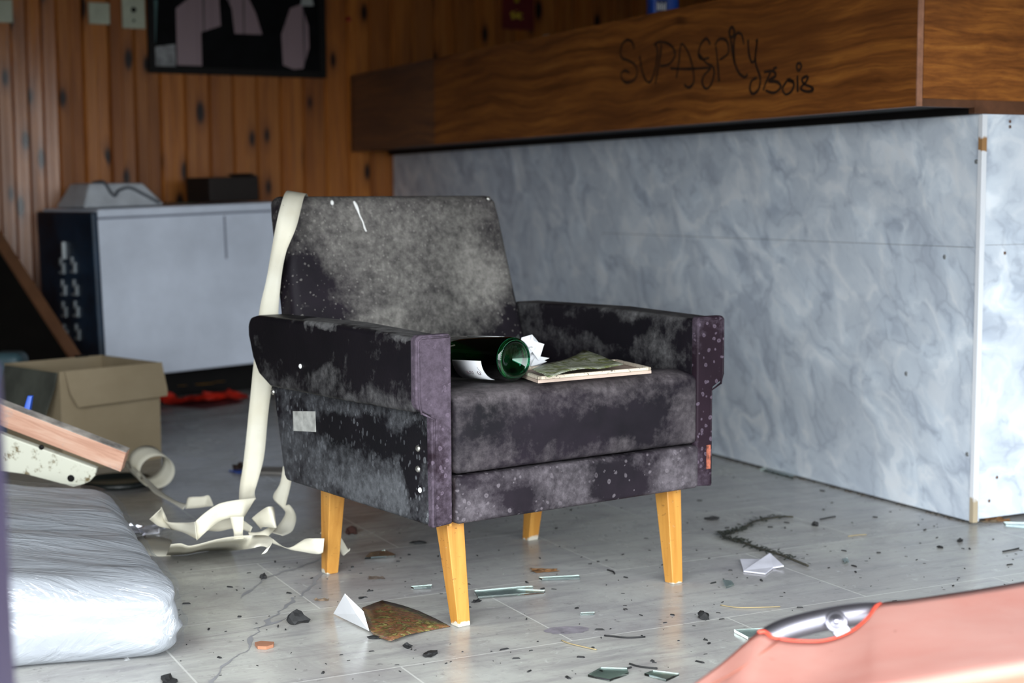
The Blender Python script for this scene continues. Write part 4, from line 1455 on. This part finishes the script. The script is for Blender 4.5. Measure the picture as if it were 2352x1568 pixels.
# photo page with a turned-up white corner
pts = [(832, 1402), (878, 1389), (925, 1394), (962, 1407), (1000, 1422), (1034, 1440), (985, 1450), (940, 1466), (896, 1481), (860, 1462), (848, 1452), (838, 1425)]
P_ = [fl(x, y) for x, y in pts]
c_ = sum(P_, Vector()) / len(P_)
c_.z = 0
pgm = empty('magazine_page', c_, 'torn brown and green picture page with one white corner turned up', 'page')
low = [p - c_ + Vector((0, 0, .002 + .008 * (math.sin(i * 1.9) * .5 + .5))) for i, p in enumerate(P_)]
low[4].z = low[5].z = .0015
bm = bmesh.new()
cv = bm.verts.new((0, 0, .012))
vv = [bm.verts.new(p) for p in low]
for i in range(len(vv)):
    bm.faces.new([cv, vv[i], vv[(i + 1) % len(vv)]])
bmesh.ops.subdivide_edges(bm, edges=bm.edges[:], cuts=2, use_grid_fill=True)
obj('printed_side', bm, M_BROWNPRINT, pgm, solid=.0012)
q = [fl(848, 1453) - c_, fl(766, 1411) - c_, at(792, 1363, 2.93) - c_, at(835, 1404, 2.93) - c_]
q[0].z = .004
q[1].z = .002
m1 = (q[0] + q[2]) * .5 + Vector((.0, -.012, 0))
obj('turned_corner', ([q[0], q[1], q[2], q[3], m1], [], [(0, 1, 4), (1, 2, 4), (2, 3, 4), (3, 0, 4)]), M_WHITE, pgm, smooth=False, solid=.0008)['label'] = 'white turned-up corner'
floorpoly('folded_paper', [(1700, 1289), (1752, 1287), (1768, 1285), (1800, 1306), (1776, 1306), (1758, 1320), (1708, 1314)], plain('lilac_white_paper', (.62, .62, .70), .7), 'folded sheet of white paper beside the dried stalk', 'paper', .003, .001, {2: .012, 3: .004, 0: .002})
tag(crumple('dry_leaf', fl(1253, 1311), (.062, .03, .012), M_LEAFDRY, 1.3, 6, amp=.4), 'curled brown dry leaf on the floor under the chair front', 'leaf')
tag(crumple('dry_leaf', fl(864, 1328), (.036, .02, .008), plain('grey_brown_leaf', (.09, .065, .05), .8), 4.1, 5, amp=.5), 'small grey brown leaf between the chair legs', 'leaf')
tag(crumple('dry_leaf', fl(2290, 1196), (.06, .022, .016), M_LEAFDRY, 7.7, 6, amp=.5), 'brown leaf against the foot of the bar end', 'leaf')
tag(crumple('dry_leaf', fl(738, 1378), (.026, .014, .006), plain('pale_brown_leaf', (.16, .11, .07), .8), 9.2, 5, amp=.5), 'tiny pale brown leaf near the torn page', 'leaf')
tag(crumple('bark_scrap', fl(2275, 1199), (.05, .016, .01), plain('dull_bark', (.15, .11, .07), .9), 3.7, 5, amp=.5), 'strip of bark beside the white corner moulding', 'scrap')


def chunk(x, y, s, mat, label, cat, name, seed, group=None):
    bm_ = bmesh.new()
    bmesh.ops.create_icosphere(bm_, subdivisions=2, radius=1)
    for v in bm_.verts:
        k = 1 + .8 * noise.noise(v.co * 2.4 + Vector((seed, 0, 0)))
        v.co = Vector((v.co.x * s[0] * k, v.co.y * s[1] * k, max(v.co.z, -.3) * s[2] * k + s[2] * .3))
    zm = min(v.co.z for v in bm_.verts)
    for v in bm_.verts:
        v.co.z -= zm
    o_ = obj(name, bm_, mat, smooth=False)
    o_.location = fl(x, y)
    o_.rotation_euler = (0, 0, seed)
    return tag(o_, label, cat, group)


CG = 'black flakes scattered on the floor'
chunk(682, 1432, (.020, .013, .020), M_CHAR, 'largest black flake, standing left of the torn page', 'flake', 'charred_flake', .3, CG)
chunk(987, 1505, (.017, .010, .006), M_CHAR, 'flat black flake in front of the torn page', 'flake', 'charred_flake', 1.1, CG)
chunk(1616, 1421, (.014, .009, .010), M_CHAR, 'black flake on the bare floor above the coral vinyl', 'flake', 'charred_flake', 2.2, CG)
chunk(1637, 1193, (.018, .008, .006), M_CHAR, 'black flake beyond the right front leg', 'flake', 'charred_flake', 3.2, CG)
chunk(1872, 1207, (.010, .008, .008), M_CHAR, 'round black flake right of the dried stalk', 'flake', 'charred_flake', 4.2, CG)
chunk(388, 1565, (.026, .014, .006), M_CHAR, 'flat black flake at the bottom edge under the mattress', 'flake', 'charred_flake', 5.2, CG)
chunk(605, 1329, (.007, .006, .008), M_CHAR, 'small black crumb near the crack by the rear leg', 'flake', 'charred_flake', 6.2, CG)
chunk(1094, 1382, (.012, .006, .004), M_CHAR, 'black flake just below the long glass shard', 'flake', 'charred_flake', 7.1, CG)
chunk(935, 1487, (.012, .007, .006), M_CHAR, 'black scrap under the near edge of the torn page', 'flake', 'charred_flake', 8.4, CG)
chunk(860, 1466, (.012, .007, .004), M_CHAR, 'black scrap under the turned-up white corner', 'flake', 'charred_flake', 9.4, CG)
chunk(2205, 1243, (.010, .006, .005), M_CHAR, 'black flake on the darker tile before the bar end', 'flake', 'charred_flake', 10.4, CG)
chunk(2159, 1258, (.008, .006, .004), M_CHAR, 'little black flake on the darker tile edge', 'flake', 'charred_flake', 11.4, CG)
floorpoly('tile_chip', [(585, 1482), (600, 1479), (630, 1481), (628, 1487), (612, 1492), (592, 1491)], M_BRICKRED, 'small reddish chip of tile left of the torn page', 'chip', .006, .0005)
chunk(960, 1248, (.018, .007, .005), M_CHAR, 'black flake in the shade under the armchair', 'flake', 'charred_flake', 12.4, CG)
chunk(808, 1226, (.014, .012, .016), plain('dark_red_brown_lump', (.05, .016, .01), .8), 'dark red brown lump behind the rear leg', 'lump', 'brown_lump', 13.1)
chunk(548, 1078, (.022, .014, .014), plain('dark_brown_lump', (.03, .014, .01), .8), 'dark brown lump beyond the hanging tape', 'lump', 'brown_lump', 14.1)
floorpoly('wooden_lath', [(585, 1088), (590, 1076), (700, 1078), (700, 1092)], plain('dusty_grey_lath', (.30, .28, .26), .8), 'flat grey lath on the floor behind the hanging tape', 'lath', .006, .001)
floorpoly('blue_wrapper', [(525, 1082), (545, 1078), (570, 1083), (545, 1087)], M_BLUE, 'tiny blue wrapper beside the dark brown lump', 'wrapper', .002, .001)

# red packet by the freezer
rp = crumple('snack_packet', fl(458, 918, .006), (.36, .15, .085), None or plain('red_foil_packet', (.75, .03, .012), .4, scale=18, var=.4), 12.5, 8, amp=.3)
rp.rotation_euler = (0, 0, .65)
tag(rp, 'crumpled red snack packet on the floor in front of the freezer', 'packet')
bm = bmesh.new()
for (x, y, w, h) in ((.02, -.01, .045, .018), (.10, .02, .03, .014), (-.08, -.01, .02, .012)):
    vx = []
    for k in range(12):
        a = 2 * math.pi * k / 12
        vx.append(bm.verts.new((x + w * math.cos(a), y + h * math.sin(a), .066)))
    bm.faces.new(vx)
obj('yellow_print', bm, plain('yellow_packet_print', (.75, .38, .02), .4), rp, smooth=False)
rp2 = crumple('white_packet', fl(568, 912, .003), (.18, .05, .02), plain('greyish_white_wrap', (.42, .45, .50), .4), 15.5, 6, amp=.3)
rp2.rotation_euler = (0, 0, .2)
tag(rp2, 'flattened greyish wrapper right of the red snack packet', 'packet')
floorpoly('red_sheet', [(385, 930), (400, 915), (520, 905), (560, 925), (470, 940)], plain('dark_red_sheet', (.10, .008, .008), .5), 'dark red sheet lying flat under the red snack packet', 'sheet', .002, .0005)

# dried stalk
sk = [(1822, 1190), (1800, 1190), (1770, 1193), (1735, 1200), (1712, 1212), (1695, 1222), (1672, 1228), (1660, 1232), (1680, 1242), (1710, 1250), (1740, 1262), (1768, 1270), (1796, 1279), (1824, 1290), (1856, 1303)]
path = catmull([fl(x, y) + Vector((0, 0, .004)) for x, y in sk], 5)
dsk = empty('dried_stalk', path[len(path) // 2] * 1.0, 'dark dried plant stalk curled on the floor right of the armchair', 'dried plant')
dsk.location.z = 0
bpy.context.view_layer.update()
bm = tube([p - dsk.location for p in path], lambda t_: .0028, 6)
obj('stem', bm, plain('dark_dry_stem', (.05, .045, .032), .9), dsk)
bm = bmesh.new()
rnd = random.Random(3)
for i in range(420):
    k = int(len(path) * min(.999, rnd.betavariate(2.2, 2.2) * 1.02))
    p = path[k] - dsk.location + Vector((rnd.gauss(0, .010), rnd.gauss(0, .010), rnd.uniform(0, .006)))
    a = rnd.uniform(0, 6.28)
    l_, w_ = rnd.uniform(.006, .020), rnd.uniform(.0018, .0045)
    d_ = Vector((math.cos(a), math.sin(a), rnd.uniform(-.1, .5)))
    s_ = Vector((-math.sin(a), math.cos(a), rnd.uniform(-.3, .3))) * w_
    q = [p - d_ * l_ * .5, p + s_, p + d_ * l_ * .5, p - s_]
    for v in q:
        v.z = max(v.z, .0008)
    bm.faces.new([bm.verts.new(v) for v in q])
lfs = obj('foliage', bm, plain('dark_dry_leaves', (.028, .032, .024), .9), dsk, smooth=False)
lfs['kind'] = 'stuff'

# twigs and straws
TW = 'dry straws on the floor'
for k, (pp_, label) in enumerate([(((1388, 1461), (1440, 1466), (1482, 1464)), 'straight brown straw near the dark oval stain'), (((1290, 1472), (1310, 1480), (1370, 1494)), 'thin bent straw nearest the photo bottom centre'),
                    (((1655, 1391), (1700, 1397), (1792, 1395)), 'long pale straw left of the steel tube'), (((1948, 1233), (1970, 1230), (1990, 1229)), 'short ochre straw past the dried stalk'),
                    (((1446, 1526), (1470, 1533), (1510, 1537)), 'dark twig above the pale glass shards'), (((1884, 1194), (1902, 1190), (1919, 1187)), 'dark twig stub beyond the dried stalk'),
                    (((2303, 1268), (2330, 1263), (2340, 1260)), 'dark twig on the tile before the bar end'), (((1395, 1310), (1408, 1314), (1412, 1319)), 'tiny twig in front of the brown leaf')]):
    ps = catmull([fl(x, y) + Vector((0, 0, .002)) for x, y in pp_], 5)
    dark_ = 'dark' in label or 'tiny' in label
    tag(centred(obj('straw', tube(ps, .0013 if not dark_ else .0018, 6), M_CHAR if dark_ else M_STRAW)), label, 'straw', TW)

# crumbs nobody could count
SKP = list(path)
rnd = random.Random(11)
bm = bmesh.new()
for i in range(520):
    x, y = rnd.uniform(380, 2352), rnd.uniform(1090, 1560)
    p = fl(x, y)
    if x < 830 and y < 1290:
        continue
    if (BARM.inverted() @ p).x > -.02 and (BARM.inverted() @ p).y > -.02:
        continue
    lp = CHM.inverted() @ p
    if any(abs(lp.x - fx_) < .04 and abs(lp.y - fy_) < .04 for fx_ in (.083, .641) for fy_ in (.03, .55)) or (p - pgm.location).length < .16 or any((p - q).length < .035 for q in SKP):
        continue
    s = rnd.choice((.0008, .001, .0013, .0016, .0026))
    a = rnd.uniform(0, 6.28)
    e1_, e2_ = Vector((math.cos(a), math.sin(a), 0)) * s * rnd.uniform(1, 4.5), Vector((-math.sin(a), math.cos(a), 0)) * s * rnd.uniform(.4, 1)
    hexa([p - e1_ - e2_, p + e1_ - e2_, p + e1_ * .8 + e2_, p - e1_ * .7 + e2_], [v + Vector((0, 0, s)) for v in (p - e1_ * .8 - e2_ * .7, p + e1_ * .7 - e2_ * .8, p + e1_ * .6 + e2_ * .6, p - e1_ * .6 + e2_ * .7)], bm)
tag(obj('debris', bm, M_CHAR, smooth=False), 'fine black crumbs and grit strewn over the stone floor', 'debris', kind='stuff')
# cracks filled with dark dirt
bm = bmesh.new()
for cr in (((480, 1575), (505, 1535), (560, 1495), (600, 1440), (640, 1405), (680, 1370)), ((590, 1442), (640, 1425), (690, 1400)), ((560, 1372), (605, 1330), (660, 1310), (720, 1290), (760, 1262)), ((690, 1368), (720, 1340), (750, 1300))):
    ps = catmull([fl(x, y, .0006) for x, y in cr], 10)
    for i in range(len(ps) - 1):
        w1, w2 = [.0045 * (.12 + abs(noise.noise(ps[k] * 22)) * 2.4) for k in (i, i + 1)]
        j1, j2 = [Vector((noise.noise(ps[k] * 31) * .012, noise.noise(ps[k] * 27 + Vector((5, 0, 0))) * .012, 0)) for k in (i, i + 1)]
        n_ = Vector((0, 0, 1)).cross((ps[i + 1] - ps[i]).normalized())
        bm.faces.new([bm.verts.new(v) for v in (ps[i] + j1 - n_ * w1, ps[i + 1] + j2 - n_ * w2, ps[i + 1] + j2 + n_ * w2, ps[i] + j1 + n_ * w1)])
tag(obj('dirt', bm, plain('grey_crack_dirt', (.27, .27, .28), .9), smooth=False), 'grey dirt in the floor cracks left of the armchair', 'dirt', kind='stuff')
bm = bmesh.new()
c0 = fl(1303, 1447)
vx = []
for k in range(40):
    a = 2 * math.pi * k / 40
    w_ = 1 + .35 * noise.noise(Vector((math.cos(a) * 2.2, math.sin(a) * 2.2, 4)))
    vx.append(bm.verts.new(c0 + Vector((.043 * math.cos(a) * w_, .026 * math.sin(a) * w_ + .006 * math.cos(a), .0006))))
bm.faces.new(vx)
tag(obj('stain', bm, plain('purplish_stain', (.27, .25, .285), .7, scale=40, var=.2), smooth=False), 'purplish oval stain on the stone floor in front of the armchair', 'stain', kind='stuff')
# dust line at the foot of the bar
bm = bmesh.new()
for i in range(150):
    y = rnd.uniform(.0, 2.6)
    p = BARM @ Vector((-rnd.uniform(.001, .008), y, 0))
    s = rnd.uniform(.002, .006)
    hexa([p + Vector(q) * s for q in ((-1, -1, 0), (1, -1, 0), (1, 1, 0), (-1, 1, 0))], [p + Vector(q) * s for q in ((-.5, -.6, .7), (.6, -.5, .7), (.5, .6, .7), (-.6, .5, .7))], bm)
tag(obj('grit', bm, plain('brown_grit', (.07, .06, .05), .9), smooth=False), 'line of dark grit along the foot of the bar front', 'grit', kind='stuff')

# ------------------------------------------------------------------ coral vinyl folding seat, front right
cc = at(2000, 1480, 2.05)
cs = empty('folding_lounger', Vector((cc.x, cc.y, 0)), 'fallen folding seat with coral vinyl cover over a steel tube', 'folding seat')
bpy.context.view_layer.update()
O_ = cs.location.copy()
TOP = [(1588, 1580, 1.98), (1660, 1525, 2.06), (1742, 1455, 2.14), (1775, 1466, 2.13), (1810, 1473, 2.12), (1850, 1476, 2.11), (1890, 1475, 2.11), (1930, 1465, 2.12), (1965, 1447, 2.14), (1995, 1420, 2.18), (2022, 1388, 2.24), (2090, 1378, 2.25), (2180, 1364, 2.27), (2352, 1338, 2.30), (2700, 1285, 2.36)]
FRO = [(1500, 1660, 1.70), (1560, 1650, 1.70), (1640, 1638, 1.70), (1680, 1632, 1.70), (1720, 1626, 1.70), (1770, 1618, 1.70), (1820, 1610, 1.70), (1870, 1600, 1.70), (1920, 1590, 1.70), (1970, 1582, 1.70), (2020, 1574, 1.70), (2100, 1562, 1.70), (2200, 1546, 1.71), (2352, 1524, 1.73), (2700, 1470, 1.79)]
T_ = [at(*q) - O_ for q in TOP]
Fp = [at(*q) - O_ for q in FRO]
# dense along the edge
T_ = catmull(T_, 4)
Fp = catmull(Fp, 4)
NR = 16
vsx, fs = [], []
for p, q in zip(T_, Fp):
    col_ = []
    for j in range(NR + 1):
        r_ = j / NR
        w = p.lerp(q, r_)
        w.z += -.018 * math.sin(r_ * math.pi) + .005 * noise.noise((w + O_) * 4)
        col_.append(w)
    # roll the front edge down and back under
    f0 = col_[-1]
    for a in (.5, 1.0, 1.5, 2.1, 2.7):
        col_.append(f0 + Vector((0, -math.sin(a) * .022, -.022 + math.cos(a) * .022)))
    vsx += col_
NN = NR + 6
for i in range(len(T_) - 1):
    for j in range(NN - 1):
        k = i * NN + j
        fs.append((k, k + 1, k + NN + 1, k + NN))
obj('vinyl_cover', (vsx, [], fs), M_CORAL, cs, solid=.0035)
cut = T_[8:41]
obj('binding', tube([p + Vector((0, 0, .001)) for p in cut], .0035, 8), M_RED, cs)['label'] = 'red edge of the cut-out'
seam = [T_[14].lerp(Fp[14], .02 + .1 * k) - Vector((.012 * k, 0, .018 * math.sin((.02 + .1 * k) * math.pi) - .004)) for k in range(7)]
obj('stitching', tube(seam, .0012, 6), plain('dark_coral_thread', (.45, .16, .11), .6), cs)
tb = catmull([at(*q) - O_ for q in ((1700, 1512, 2.16), (1770, 1462, 2.19), (1830, 1438, 2.21), (1930, 1416, 2.235), (2010, 1408, 2.25), (2100, 1412, 2.26), (2352, 1378, 2.31), (2700, 1325, 2.37))], 6)
tbo = obj('steel_tube', tube(tb, lambda t_: .0165 * min(1, .6 + t_ * 3.2), 20), M_STEEL, cs)
hb = at(1921, 1428, 2.205) - O_
hn = (CO - (hb + O_)).normalized() + Vector((0, 0, .3))
hn.normalize()
RR = Vector((0, 0, 1)).rotation_difference(hn).to_matrix().to_4x4()
obj('hinge_bracket', lathe([(.0155, -.004), (.0165, .001), (.014, .003), (.010, .0026), (.0095, .004), (0, .0045)], 24, M=Matrix.Translation(hb) @ RR), M_STEEL, tbo)
obj('hinge_bracket', hexa([tuple(hb + RR @ Vector(q)) for q in ((-.012, -.008, -.004), (.014, -.004, -.004), (.030, -.040, -.004), (.004, -.040, -.004))], [tuple(hb + RR @ Vector(q)) for q in ((-.011, -.008, .0015), (.013, -.004, .0015), (.029, -.039, .0015), (.005, -.039, .0015))]), M_STEEL, tbo, bevel=.001)
obj('rivet', lathe([(.0055, .003), (.005, .007), (.003, .0085), (0, .009)], 16, M=Matrix.Translation(hb) @ RR), M_STEEL, tbo)
p0 = T_[5].lerp(Fp[5], .5)
for a_, b_ in ((tb[3], Vector((tb[3].x + .22, tb[3].y - .22, .013))), (tb[-1], Vector((tb[-1].x, tb[-1].y - .25, .013))), (Fp[-1] + Vector((0, .03, -.03)), Vector((Fp[-1].x, Fp[-1].y + .1, .013))), (Fp[20] + Vector((0, .05, -.03)), Vector((Fp[20].x + .15, Fp[20].y + .2, .013)))):
    b_.z = .013
    obj('frame_leg', tube([a_, a_.lerp(b_, .5), b_], .012, 12), M_STEEL, cs)
